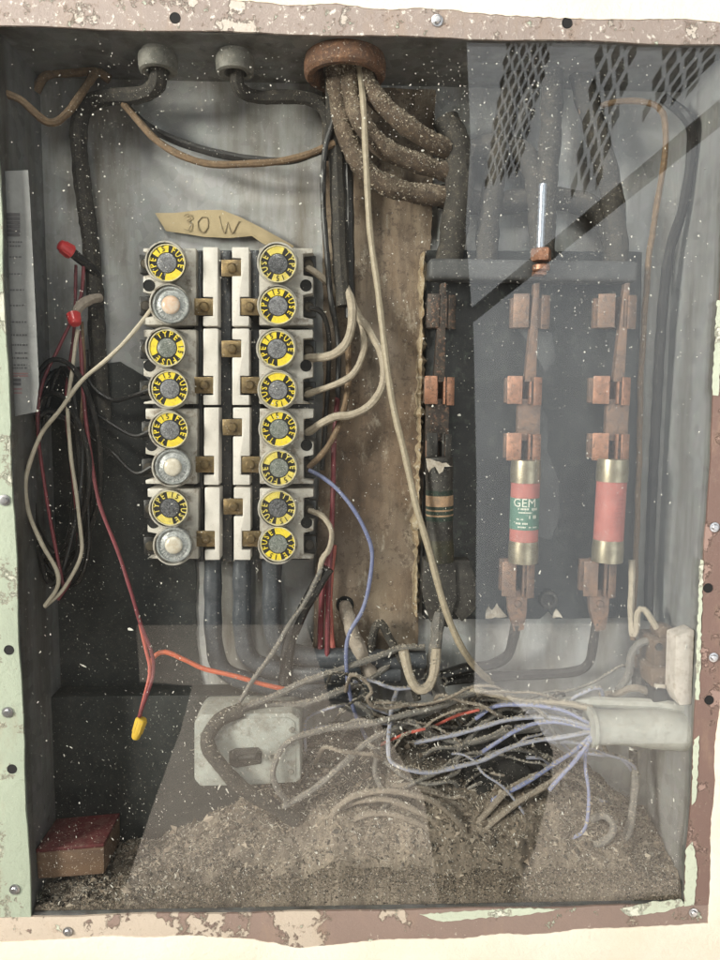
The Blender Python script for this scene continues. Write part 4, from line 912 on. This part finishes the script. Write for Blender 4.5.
for k in range(58):
    x = rnd.uniform(315, 520); y = rnd.uniform(690, 785); Yk = rnd.uniform(.034, .066); pp = [(x, y, Yk)]; a = rnd.uniform(-.5, .5) + (math.pi if rnd.random() < .5 else 0)
    for q in range(rnd.randint(4, 7)):
        a += rnd.uniform(-.75, .75); L_ = rnd.uniform(16, 32); x += L_*math.cos(a); y += L_*math.sin(a)*.55 + 3.0; Yk = min(.074, max(.024, Yk + rnd.uniform(-.010, .010)))
        x = min(640, max(305, x)); y = min(842, y); pp.append((x, y, Yk))
    pp[0] = (pp[0][0], pp[0][1]+6, .078); pp.append((x + 12*math.cos(a), y + 16, min(.078, Yk+.02)))
    mk = rnd.choice(['grey', 'coil', 'coil', 'grey', 'blackdust', 'paleblue'])
    wire('wire', dict(grey='thin grey', coil='thin brown', blackdust='thin black', paleblue='thin pale')[mk] + ' dust-covered wire half buried in the tangle ' + ('beside the grey switch box' if pp[0][0] < 360 else 'above the coil of dusty wires' if pp[0][0] < 440 else 'below the grey jacket wires'), pp, rnd.uniform(1.0, 2.3), mk, True, .09, group='half-buried dusty wires')
# right side: jacketed cable, thin cable, terminal device
g = thing('jacketed_cable', 'wide pale grey cable jacket, cut open, lying against the right wall', 'cable', P(640, 745, .03))
pw = catmull([P(590, 727, .028), P(620, 727, .027), (P(660, 729, .025)), P(699, 733, .022)], .006)
jk = MB().tube(pw, [S(.03)*(19.5 - 1.5*math.sin(i*.5) + (1.2 if i == 0 else 0)) for i in range(len(pw))], 24, False).build('jacket', M_SHEATH, g)
kid(MB().tube([P(590, 727, .028), P(591, 727, .028)], S(.03)*17.5, 20), 'core', M_HOLE, jk)
kid(MB().tube([P(589, 727, .028), P(592.5, 727, .028)], S(.03)*20.8, 24), 'cut_edge', M_SHEATH, jk)
wire('cable', 'thinner grey cable lying on top of the wide cable jacket', [(552, 704, .05), (580, 702, .046), (620, 703, .040), (660, 705, .032), (698, 711, .022)], 6, M_SHEATH, False)
dv = thing('lamp_holder', 'brown bakelite holder on a white ceramic block by the right wall', 'lamp holder', P(670, 706, .05))
MB().prism(pxpoly([(676, 636), (695, 630), (692, 705), (680, 706), (674, 694)], .009), .009, .026, .0015).build('ceramic_block', M_CERAM, dv)
MB().prism(pxpoly([(653, 640), (672, 640), (674, 668), (655, 668)], .030), .030, .062, .0018).build('body', M_BAKE, dv)
MB().prism(pxpoly([(650, 668), (676, 668), (675, 688), (652, 688)], .026), .026, .062, .0022).build('body', M_BAKE, dv)
MB().prism(pxpoly([(654, 690), (668, 690), (668, 704), (653, 704)], .030), .030, .060, .0015).build('foot', M_BLACK, dv)
MB().box(P(660, 686, .024), (12*S(.03), .003, 4*S(.03)), (0, .1, 0), .0008).build('contact', M_PLCHIP, dv)
p = P(659, 647, .030); MB().lathe([(0, -.0015), (.003, -.0014), (.0036, 0), (.0036, .002)], 14, p).build('screw', M_BLACK, dv)
MB().prism(pxpoly([(657, 632), (664, 626), (674, 628), (680, 640), (678, 656), (672, 640), (660, 640)], .034), .034, .05, .0015).build('cap', M_BAKE, dv)
wire('wire', 'tan wire bent in a narrow N above the brown holder', [(632, 560, .058), (631, 610, .054), (632, 634, .05), (636, 630, .048), (638, 613, .046), (645, 610, .044), (659, 632, .040)], 3.4, 'beige', False, .06)
wire('wire', 'dark dusty wire looping left from the top of the brown holder', [(658, 642, .042), (642, 642, .042), (632, 654, .044), (628, 676, .048), (618, 690, .054)], 4, 'grey', False, .06)
wire('wire', 'brown dusty wire running left from the foot of the brown holder', [(655, 694, .045), (634, 688, .046), (618, 693, .052), (600, 696, .06)], 4, 'coil', False, .06)
wire('wire', 'short dark stub standing beside the brown holder', [(638, 668, .056), (638, 678, .054), (639, 690, .052)], 7, 'blackdust', False, .05)

# ================================================================== wire nuts, tape, card, switch box
def wire_nut(p0, p1, r, m, label):
    a, b = P(*p0), P(*p1); ts = [0, .06, .2, .5, .8, .95, 1]; rs = [.55, .8, .92, 1, 1.08, 1.1, .9]
    g = thing('wire_nut', label, 'wire nut', b)
    MB().tube([a.lerp(b, t) for t in ts], [q*r*S(p0[2]) for q in rs], 14).build('cap', m, g)
    rb = MB(); ax = (b-a).normalized(); sd = ax.cross(Vector((0, 1, 0))).normalized()
    for k in range(6):
        an = k*math.pi/3; d = sd*math.cos(an) + ax.cross(sd)*math.sin(an)
        c0 = a.lerp(b, .3) + d*r*S(p0[2])*.97; c1 = a.lerp(b, .9) + d*r*S(p0[2])*1.1
        x = MB().tube([c0, c1], .0005, 6).build('rib', m, g)
wire_nut((59, 244, .05), (72, 253, .058), 6.2, M_REDNUT, 'red wire nut pointing up left, the upper of two')
wire_nut((76, 325, .046), (73, 314, .05), 6.0, M_REDNUT, 'red wire nut below the pale stub, the lower of two')
wire_nut((135, 739, .022), (142, 718, .024), 5.2, M_YELNUT, 'yellow wire nut joining the red wires near the grey switch box')

tape = thing('tape_strip', 'curled strip of old masking tape marked 30 W above the fuse blocks', 'tape', P(220, 240, .08))
top = [(155, 213), (175, 213), (200, 210), (222, 210), (240, 217), (262, 228), (280, 238), (294, 246)]; bot = [(166, 231), (180, 233), (205, 237), (230, 238), (252, 236), (262, 243), (275, 250), (286, 254)]
ys = [.082, .080, .078, .078, .079, .076, .079, .082]
v = []; f = []
for i, (a, b) in enumerate(zip(top, bot)):
    for k in range(5):
        q = P(a[0]+(b[0]-a[0])*k/4, a[1]+(b[1]-a[1])*k/4, ys[i]-.0016*math.sin(k/4*math.pi)); v.append(q)
for i in range(7):
    for k in range(4): f.append((i*5+k, i*5+k+1, i*5+k+6, i*5+k+5))
back = [q + Vector((0, .0004, 0)) for q in v]; nv = len(v)
TP = MB().add(v + back, f + [tuple(nv+j for j in q[::-1]) for q in f]).build('strip', M_KRAFT, tape)
def stroke(mb, pp, Y, r=.9):
    pw = catmull([P(x, y, Y) for x, y in pp], .001); mb.tube(pw, r*S(Y), 6)
ik = MB()
stroke(ik, [(184, 216), (188, 214), (191, 218), (187, 221), (191, 224), (188, 230), (184, 229)], .0760, .55)
stroke(ik, [(202, 217), (198, 222), (199, 230), (204, 232), (208, 226), (207, 218), (202, 217)], .0762, .55)
stroke(ik, [(219, 216), (224, 233), (228, 222)], .0764, .55); stroke(ik, [(228, 222), (232, 233), (239, 221)], .0766, .55)
kid(ik, 'handwriting', M_INK, TP)

card = thing('printed_card', 'grey printed card standing at the left edge of the box', 'card', P(20, 420, .012))
CP = [(-14, 172), (28, 170), (30, 200), (33, 260), (36, 320), (39, 385), (36, 412), (-4, 420)]
CB = MB().prism(pxpoly(CP, .012), .012, .0126).build('sheet', M_CARD, card, smooth=False)
pr = MB(); pr2 = MB()
def bar(mb, x0, x1, y0, y1):
    mb.add([P(x0, y0, .0117), P(x1, y0, .0117), P(x1, y1, .0117), P(x0, y1, .0117)], [(0, 1, 2, 3)])
for k in range(6): bar(pr, -2, 20, 213+k*4, 216.4+k*4)
for (y, x0, x1) in ((242, 0, 22), (246, 0, 21), (257, 2, 22), (274, 3, 22), (290, 4, 24), (305.5, 10, 24), (322, 7, 27), (335, 7, 27), (345, 6, 28), (353, 15, 28), (358, 8, 28), (365, 8, 27), (368, 9, 28)):
    x = x0
    while x < x1:
        w = rnd.uniform(1.2, 3.0); bar(pr, x, min(x1, x+w), y-.8, y+.8); x += w + rnd.uniform(.5, 1.3)
for y in (373.5, 376): bar(pr2, 9, 28, y-.7, y+.7)
for y in (380, 384): bar(pr, 10, 21, y-1.6, y+1.6)
for y in (389, 393): bar(pr2, 10, 22, y-.7, y+.7)
kid(pr, 'print', M_PRINT, CB, smooth=False); kid(pr2, 'red_print', M_PRINTR, CB, smooth=False)

sw = thing('switch_box', 'small dusty grey switch box with a black toggle lying on the debris', 'switch box', P(247, 787, .04))
SB = [(194, 722), (201, 714), (292, 713), (300, 719), (301, 780), (296, 783), (245, 786), (200, 787), (194, 780)]
MB().prism(pxpoly(SB, .024), .024, .066, .0022).build('case', M_GREY, sw)
MB().prism(pxpoly([(199, 724), (205, 719), (289, 718), (295, 722), (296, 777), (292, 779), (245, 781), (204, 782), (199, 777)], .0232), .0230, .0242, .0005).build('cover', M_GREY, sw)
MB().prism(pxpoly([(229, 752), (236, 749), (258, 748), (262, 753), (261, 764), (236, 768), (229, 765)], .0215), .0215, .0234, .0005).build('toggle_plate', M_CHAR, sw)
MB().tube([P(240, 758, .022), P(250, 757, .017), P(258, 756, .013)], [3.6*S(.02), 4.2*S(.02), 4.6*S(.02)], 12).build('toggle', M_BLACK, sw)
for q in ((203, 735), (292, 730), (291, 772)):
    MB().lathe([(0, -.0010), (.0022, -.0009), (.0028, 0), (.0028, .001)], 12, P(*q, .0228)).build('screw', M_CONN, sw)
M_BPAINT_SHADE = mat('black painted steel and shade', (.014, .016, .016), (.026, .028, .027), rough=.6, bmp=.3, dust=.12, dustc=(.14, .13, .115), c3=(.035, .033, .03))  # black paint on the ledge, painted shade on the plate
bx2 = MB().prism(pxpoly([(50, 697), (292, 694), (292, 716), (292, 846), (50, 850)], .062), .062, .0872, .0012)
tag(bx2.build('metal_ledge', M_BPAINT_SHADE), 'black steel ledge along the foot of the back, behind the grey switch box', 'ledge')
pl = rough_slab(pxpoly([(40, 372), (120, 362), (150, 380), (196, 392), (196, 640), (204, 694), (48, 696)], .086), .086, .0876, .0008)  # dark sheet added where the left of the back lies in shade
tag(pl.build('steel_plate', M_BPAINT_SHADE, smooth=False), 'dark sheet added for the shade on the back, behind the black coil', 'plate')
rb = thing('painted_block', 'wooden block with a red painted top in the lower left corner', 'block', P(70, 880, .03))
a0, a1 = P(36, 853, .016), P(104, 847, .016); b0, b1 = P(38, 879, .016), P(104, 874, .016)
wd = mat('raw brown wood', (.15, .09, .055), (.10, .06, .04), rough=.75, scale=90, st=(.15, 1, 1), bmp=.4, dust=.15)
MB().prism([a0, a1, b1, b0], .016, .066, .0008).build('timber', wd, rb)
MB().prism([a0+Vector((0, 0, .0035)), a1+Vector((0, 0, .0035)), a1+Vector((0, 0, .0002)), a0+Vector((0, 0, .0002))], .0155, .0665, .0006).build('painted_top', mat('dull red paint', (.10, .016, .018), (.07, .014, .015), rough=.6, scale=60, bmp=.3, dust=.18), rb)

lm = MB(); lv = []; lf = []; lc = P(492, 770, .060); NU, NV = 40, 22  # black lump added to stand for the dark recess
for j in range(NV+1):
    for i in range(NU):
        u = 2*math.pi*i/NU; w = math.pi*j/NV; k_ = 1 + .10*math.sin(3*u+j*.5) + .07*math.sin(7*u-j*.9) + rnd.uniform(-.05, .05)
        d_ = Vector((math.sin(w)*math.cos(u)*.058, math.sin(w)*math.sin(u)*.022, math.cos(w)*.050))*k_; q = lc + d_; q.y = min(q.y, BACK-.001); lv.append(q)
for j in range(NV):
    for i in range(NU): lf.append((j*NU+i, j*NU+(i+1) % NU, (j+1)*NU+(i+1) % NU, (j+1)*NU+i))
tag(lm.add(lv, lf).build('charred_lump', mat('soot', (.010, .009, .008), (.022, .02, .018), rough=.9, scale=150, bmp=1.0, dust=.10, dustc=(.12, .10, .085)), smooth=False), 'black lump added as the shade of the hollow behind the blue wires, right of the coil', 'lump')

# ================================================================== debris
def hnoise(shape, scales, amps):
    out = np.zeros(shape)
    for s, a in zip(scales, amps):
        gx, gy = max(2, int(shape[1]/s)+2), max(2, int(shape[0]/s)+2); gr = nr.rand(gy, gx)
        yy, xx = np.mgrid[0:shape[0], 0:shape[1]]; fx = xx/s; fy = yy/s; ix = fx.astype(int).clip(0, gx-2); iy = fy.astype(int).clip(0, gy-2)
        tx = fx-ix; ty = fy-iy; tx = tx*tx*(3-2*tx); ty = ty*ty*(3-2*ty)
        out += a*((gr[iy, ix]*(1-tx)+gr[iy, ix+1]*tx)*(1-ty) + (gr[iy+1, ix]*(1-tx)+gr[iy+1, ix+1]*tx)*ty - .5)
    return out
bx_ = np.array([-20, 40, 90, 140, 200, 300, 400, 500, 560, 610, 640, 690, 740]); bpy_ = np.array([832, 828, 822, 812, 792, 742, 704, 704, 752, 796, 806, 826, 832])
fx_ = np.array([-20, 30, 120, 250, 360, 500, 640, 740]); fpy_ = np.array([908, 904, 892, 880, 872, 876, 882, 890])
NX, NY = 420, 84
xs = np.linspace(X0, X1, NX); ys_ = np.linspace(.0068, BACK-.0002, NY)
zb = np.array([P(0, 0, 0).z]*NX); 
def px_at(x, Y):   # photo column of a world x at depth Y (rows near 840)
    a = P(0, 840, Y); b = P(720, 840, Y); return (x-a.x)/(b.x-a.x)*720
zb = np.array([P(360, float(np.interp(px_at(x, BACK), bx_, bpy_)), BACK).z for x in xs])
zf = np.array([P(360, float(np.interp(px_at(x, 0), fx_, fpy_)), .007).z for x in xs])
tt = np.linspace(0, 1, NY)[:, None]; prof = tt**.72
H = zf[None, :]*(1-prof) + zb[None, :]*prof + hnoise((NY, NX), [60, 24, 10, 5, 2.5], [.014, .012, .008, .0042, .0018])
H = np.maximum(H, Z0+.002); H[0, :] = Z0+.0005
PAL = np.array([1.0, .95, .88])*np.array([[.34, .285, .235], [.26, .21, .17], [.44, .38, .325], [.15, .12, .095], [.04, .034, .029], [.56, .50, .43], [.31, .26, .21]])
def col_attr(me, cols):
    at = me.color_attributes.new('col', 'FLOAT_COLOR', 'CORNER')
    a = np.ones((len(cols), 4), np.float32); a[:, :3] = cols; at.data.foreach_set('color', a.ravel())
V = [(float(x), float(y), float(H[j, i])) for j, y in enumerate(ys_) for i, x in enumerate(xs)]
Fq = [(j*NX+i, j*NX+i+1, (j+1)*NX+i+1, (j+1)*NX+i) for j in range(NY-1) for i in range(NX-1)]
me = bpy.data.meshes.new('debris'); me.from_pydata(V, [], Fq); me.update()
cn = hnoise((NY, NX), [50, 14, 5], [1.3, 1.1, 1.0]); 
cv = np.zeros((NY, NX, 3)); mixv = np.clip(cn*.8+.5, 0, 1)[..., None]
cv = np.array([.10, .075, .055])*(1-mixv) + np.array([.42, .34, .26])*mixv
cv = cv*(.6+.8*nr.rand(NY, NX, 1))
soot = np.clip((tt-.24)/.2, 0, 1)*np.clip(hnoise((NY, NX), [40, 12], [1.6, 1.0])+1.15, 0, 1)*np.clip(1-np.abs((xs[None, :]-.055)/.145)**6, 0, 1)  # dark soil and the hollow's shade painted into the back of the heap
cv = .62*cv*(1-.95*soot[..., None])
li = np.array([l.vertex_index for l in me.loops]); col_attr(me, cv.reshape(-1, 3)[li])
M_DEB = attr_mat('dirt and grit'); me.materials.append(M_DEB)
o = bpy.data.objects.new('debris', me); COL.objects.link(o); o['kind'] = 'stuff'; o['label'] = 'heap of brown dust and grit on the floor of the box'; o['category'] = 'debris'
def hz(x, y):
    i = min(NX-1, max(0, int((x-X0)/(X1-X0)*(NX-1)))); j = min(NY-1, max(0, int((y-.0068)/(BACK-.007)*(NY-1)))); return H[j, i]
# crumbs, flakes and slivers
VV = []; FF = []; CC = []
def crumb(x, y, z, s, c, flat=1.0, el=1.0):
    k = len(VV); a = nr.uniform(0, 6.28); t_ = nr.uniform(-.8, .8); R = Euler((t_, nr.uniform(-.8, .8), a)).to_matrix()
    for q in ((1, 0, 0), (-.5, .8, 0), (-.5, -.8, 0), (0, 0, 1), (.1, .1, -.8)):
        w = R @ Vector((q[0]*s*el*nr.uniform(.7, 1.2), q[1]*s*nr.uniform(.7, 1.2), q[2]*s*flat)); VV.append((x+w.x, max(y+w.y, .0062), z+w.z))
    for q in ((0, 1, 3), (1, 2, 3), (2, 0, 3), (1, 0, 4), (2, 1, 4), (0, 2, 4)): FF.append(tuple(k+i for i in q)); CC.append(c)
for _ in range(34000):
    x = nr.uniform(X0+.002, X1-.002); y = .007 + (BACK-.009)*nr.beta(1.0, 1.4); s = .0003 + .0005*nr.gamma(1.2, .8)
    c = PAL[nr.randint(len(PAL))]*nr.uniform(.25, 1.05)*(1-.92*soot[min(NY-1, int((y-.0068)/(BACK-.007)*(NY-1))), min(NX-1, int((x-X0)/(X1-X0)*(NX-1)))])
    if nr.rand() < .10: c = np.array([.58, .53, .46])*nr.uniform(.7, 1.1)
    if nr.rand() < .16: c = np.array([.03, .027, .025])
    s = min(s, .003)
    crumb(x, y, hz(x, y)+s*.4, s, c, nr.uniform(.3, 1.0), nr.uniform(.8, 1.9))
for _ in range(1500):
    x = nr.uniform(X0+.006, X1-.006); y = .010 + (BACK-.016)*nr.rand(); s = .0014+.0010*nr.gamma(1.3, .8); c = PAL[nr.randint(len(PAL))]*nr.uniform(.35, 1.1)
    crumb(x, y, hz(x, y)+s*.15, min(s, .0045), c, nr.uniform(.5, 1.0), nr.uniform(.8, 1.8))
for _ in range(20000):      # grit pressed against the inside of the pane
    x = nr.uniform(X0+.002, X1-.002); i_ = int((x-X0)/(X1-X0)*(NX-1)); z = nr.uniform(Z0+.001, H[1, i_]+.001); s = .0003 + .0004*nr.gamma(1.2, .8)
    crumb(x, .0072, z, min(s, .002), PAL[nr.randint(len(PAL))]*nr.uniform(.2, 1.05), .8, nr.uniform(.8, 1.8))
for (q, w) in CR:
    for _ in range(nr.poisson(9)):
        a = nr.uniform(-1.1, 1.1); s = .00035+.00045*nr.gamma(1.2, .7); c = np.array([.44, .39, .32])*nr.uniform(.6, 1.3)
        crumb(q.x+w*math.sin(a)*nr.uniform(-1, 1), q.y+w*nr.uniform(-1, .6), q.z+w*abs(math.cos(a)), min(s, .0016), c, .5, nr.uniform(.8, 2))
for (q, w) in CK:
    for _ in range(34):
        u_ = nr.normal(size=3); u_ /= np.linalg.norm(u_); s = .0003+.0005*nr.gamma(1.2, .8); c = np.array([.56, .48, .37])*nr.uniform(.35, 1.25)
        u_[2] = u_[2] if nr.rand() < .25 else abs(u_[2])
        crumb(q.x+u_[0]*w*1.02, q.y-abs(u_[1])*w*1.02, q.z+u_[2]*w*1.02, min(s, .0016), c, .6, nr.uniform(.8, 1.8))
def sliver(x, y, z, L, c):
    k = len(VV); a = nr.uniform(0, 6.28); d = Vector((math.cos(a), nr.uniform(-.4, .4), math.sin(a)*.7))*L*.5; w = Vector((-d.z, 0, d.x)).normalized()*.00022
    bnd = Vector((0, -abs(nr.normal(0, L*.15)), nr.normal(0, L*.2))); q = Vector((x, y, z))
    for t_, e_ in ((-1, 0), (0, 1), (1, 0)):
        for sg in (-1, 1):
            u = q + d*t_ + bnd*e_ + w*sg; VV.append((u.x, max(u.y, .0062), u.z))
    for f_ in ((0, 1, 3), (0, 3, 2), (2, 3, 5), (2, 5, 4)): FF.append(tuple(k+i for i in f_)); CC.append(c)
for _ in range(2600):
    x = nr.uniform(X0+.01, X1-.01); y = .008 + (BACK-.012)*nr.rand(); L = .002+.003*nr.gamma(1.5, .6)
    sliver(x, y, hz(x, y)+.0012, min(L, .012), np.array([.48, .43, .36])*nr.uniform(.5, 1.3))
for _ in range(190):       # tufts of lint
    cx = nr.uniform(X0+.015, X1-.015); cy = .010 + (BACK-.018)*nr.rand(); sp = nr.uniform(.002, .006); c0 = PAL[nr.choice([0, 1, 2, 3, 5])]*nr.uniform(.5, 1.1)
    for _k in range(26):
        x = cx+nr.normal(0, sp); y = min(BACK-.002, max(.008, cy+nr.normal(0, sp))); sliver(x, y, hz(x, y)+abs(nr.normal(0, sp*.5)), nr.uniform(.002, .006), c0*nr.uniform(.7, 1.3))
for (q, w) in CR:
    for _ in range(nr.poisson(.7)):
        L = .0015+.0025*nr.gamma(1.5, .6); sliver(q.x+nr.normal(0, w), q.y-w*.6, q.z+w*nr.uniform(.2, 1.1), min(L, .008), np.array([.5, .46, .4])*nr.uniform(.6, 1.3))
me = bpy.data.meshes.new('grit'); me.from_pydata(VV, [], FF); me.update()
col_attr(me, np.repeat(np.array(CC), 3, axis=0)); me.materials.append(M_DEB)
o = bpy.data.objects.new('grit', me); COL.objects.link(o); o['kind'] = 'stuff'; o['label'] = 'loose crumbs and flakes over the debris and low wires'; o['category'] = 'grit'

# ================================================================== what the pane mirrors: things behind the camera
M_CUTOUT = mat('black cloth', (.012, .012, .013), (.02, .02, .02), rough=.95)  # black for the added cutouts
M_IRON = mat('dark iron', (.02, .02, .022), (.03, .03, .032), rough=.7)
def screen(poly, Yb, label, thick=.04, name='cloth_screen', cat='screen'):  # unseen cutouts added to mirror as dark silhouettes in the pane
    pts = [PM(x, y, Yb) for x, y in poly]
    o = MB().prism([(p.x, 0, p.z) for p in pts], -Yb, -Yb-thick).build(name, M_CUTOUT, smooth=False); tag(o, label, cat)
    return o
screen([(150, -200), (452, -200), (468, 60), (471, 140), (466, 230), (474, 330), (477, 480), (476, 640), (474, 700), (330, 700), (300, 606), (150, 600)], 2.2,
       'added dark screen behind the camera, a dark reflection in the middle of the pane')
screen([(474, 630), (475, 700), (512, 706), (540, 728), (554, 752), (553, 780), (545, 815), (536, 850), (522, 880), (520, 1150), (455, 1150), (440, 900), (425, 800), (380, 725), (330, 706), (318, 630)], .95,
       'low added dark screen behind the camera, a dark reflection above the debris')
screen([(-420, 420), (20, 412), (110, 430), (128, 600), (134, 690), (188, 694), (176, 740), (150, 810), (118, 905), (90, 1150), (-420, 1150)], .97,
       'added dark screen behind the camera, a dark reflection at the left of the pane')
bar_a, bar_b = PM(420, 358, 2.4), PM(800, 48, 2.4)
bb = MB(); pw = [bar_a, bar_b]; n_ = Vector((-(bar_b.z-bar_a.z), 0, bar_b.x-bar_a.x)).normalized()
w0, w1 = .022, .048
tag(bb.prism([bar_a+n_*w0, bar_b+n_*w1, bar_b-n_*w1, bar_a-n_*w0], -2.4, -2.45).build('rail', M_IRON, smooth=False), 'dark diagonal rail behind the camera, mirrored at the upper right', 'rail')
def lattice(corners, nu, nv, label):
    """expanded metal panel: diamond plates joined at their tips"""
    g = thing('expanded_metal', label, 'lattice', PM(*corners[3], 2.5), 'expanded metal panels behind the camera')
    c = [PM(x, y, 2.5) for x, y in corners]
    def at(u, v): return c[0].lerp(c[1], u).lerp(c[3].lerp(c[2], u), v)
    m = MB()
    for j in range(nv*2-1):
        for i in range(nu - (j % 2)):
            u = (i+.5+.5*(j % 2))/nu; v = (j+1)/(2*nv); du = .27/nu; dv = .42/nv
            pts = [at(u-du, v), at(u, v-dv), at(u+du, v), at(u, v+dv)]
            m.prism([(p.x, 0, p.z) for p in pts], -2.5, -2.506)
    m.build('mesh', M_IRON, g, smooth=False)
lattice([(508, 10), (566, 10), (520, 175), (482, 192)], 5, 9, 'narrow strip of expanded metal mirrored left of the bright stud')
lattice([(600, 5), (655, 5), (602, 190), (566, 202)], 3, 6, 'strip of expanded metal mirrored above the rightmost holder')
lattice([(672, 0), (765, 0), (692, 95), (636, 128)], 4, 4, 'strip of expanded metal mirrored in the upper right corner')
gd = MB().box((.2, -2.6, -1.78), (6.0, 5.0, .02)).build('ground', mat('pale concrete', (.80, .71, .62), (.70, .62, .54), rough=.9, scale=6, bmp=.3), smooth=False); gd['kind'] = 'structure'

for o in bpy.data.objects:
    if '_og' in o: del o['_og']
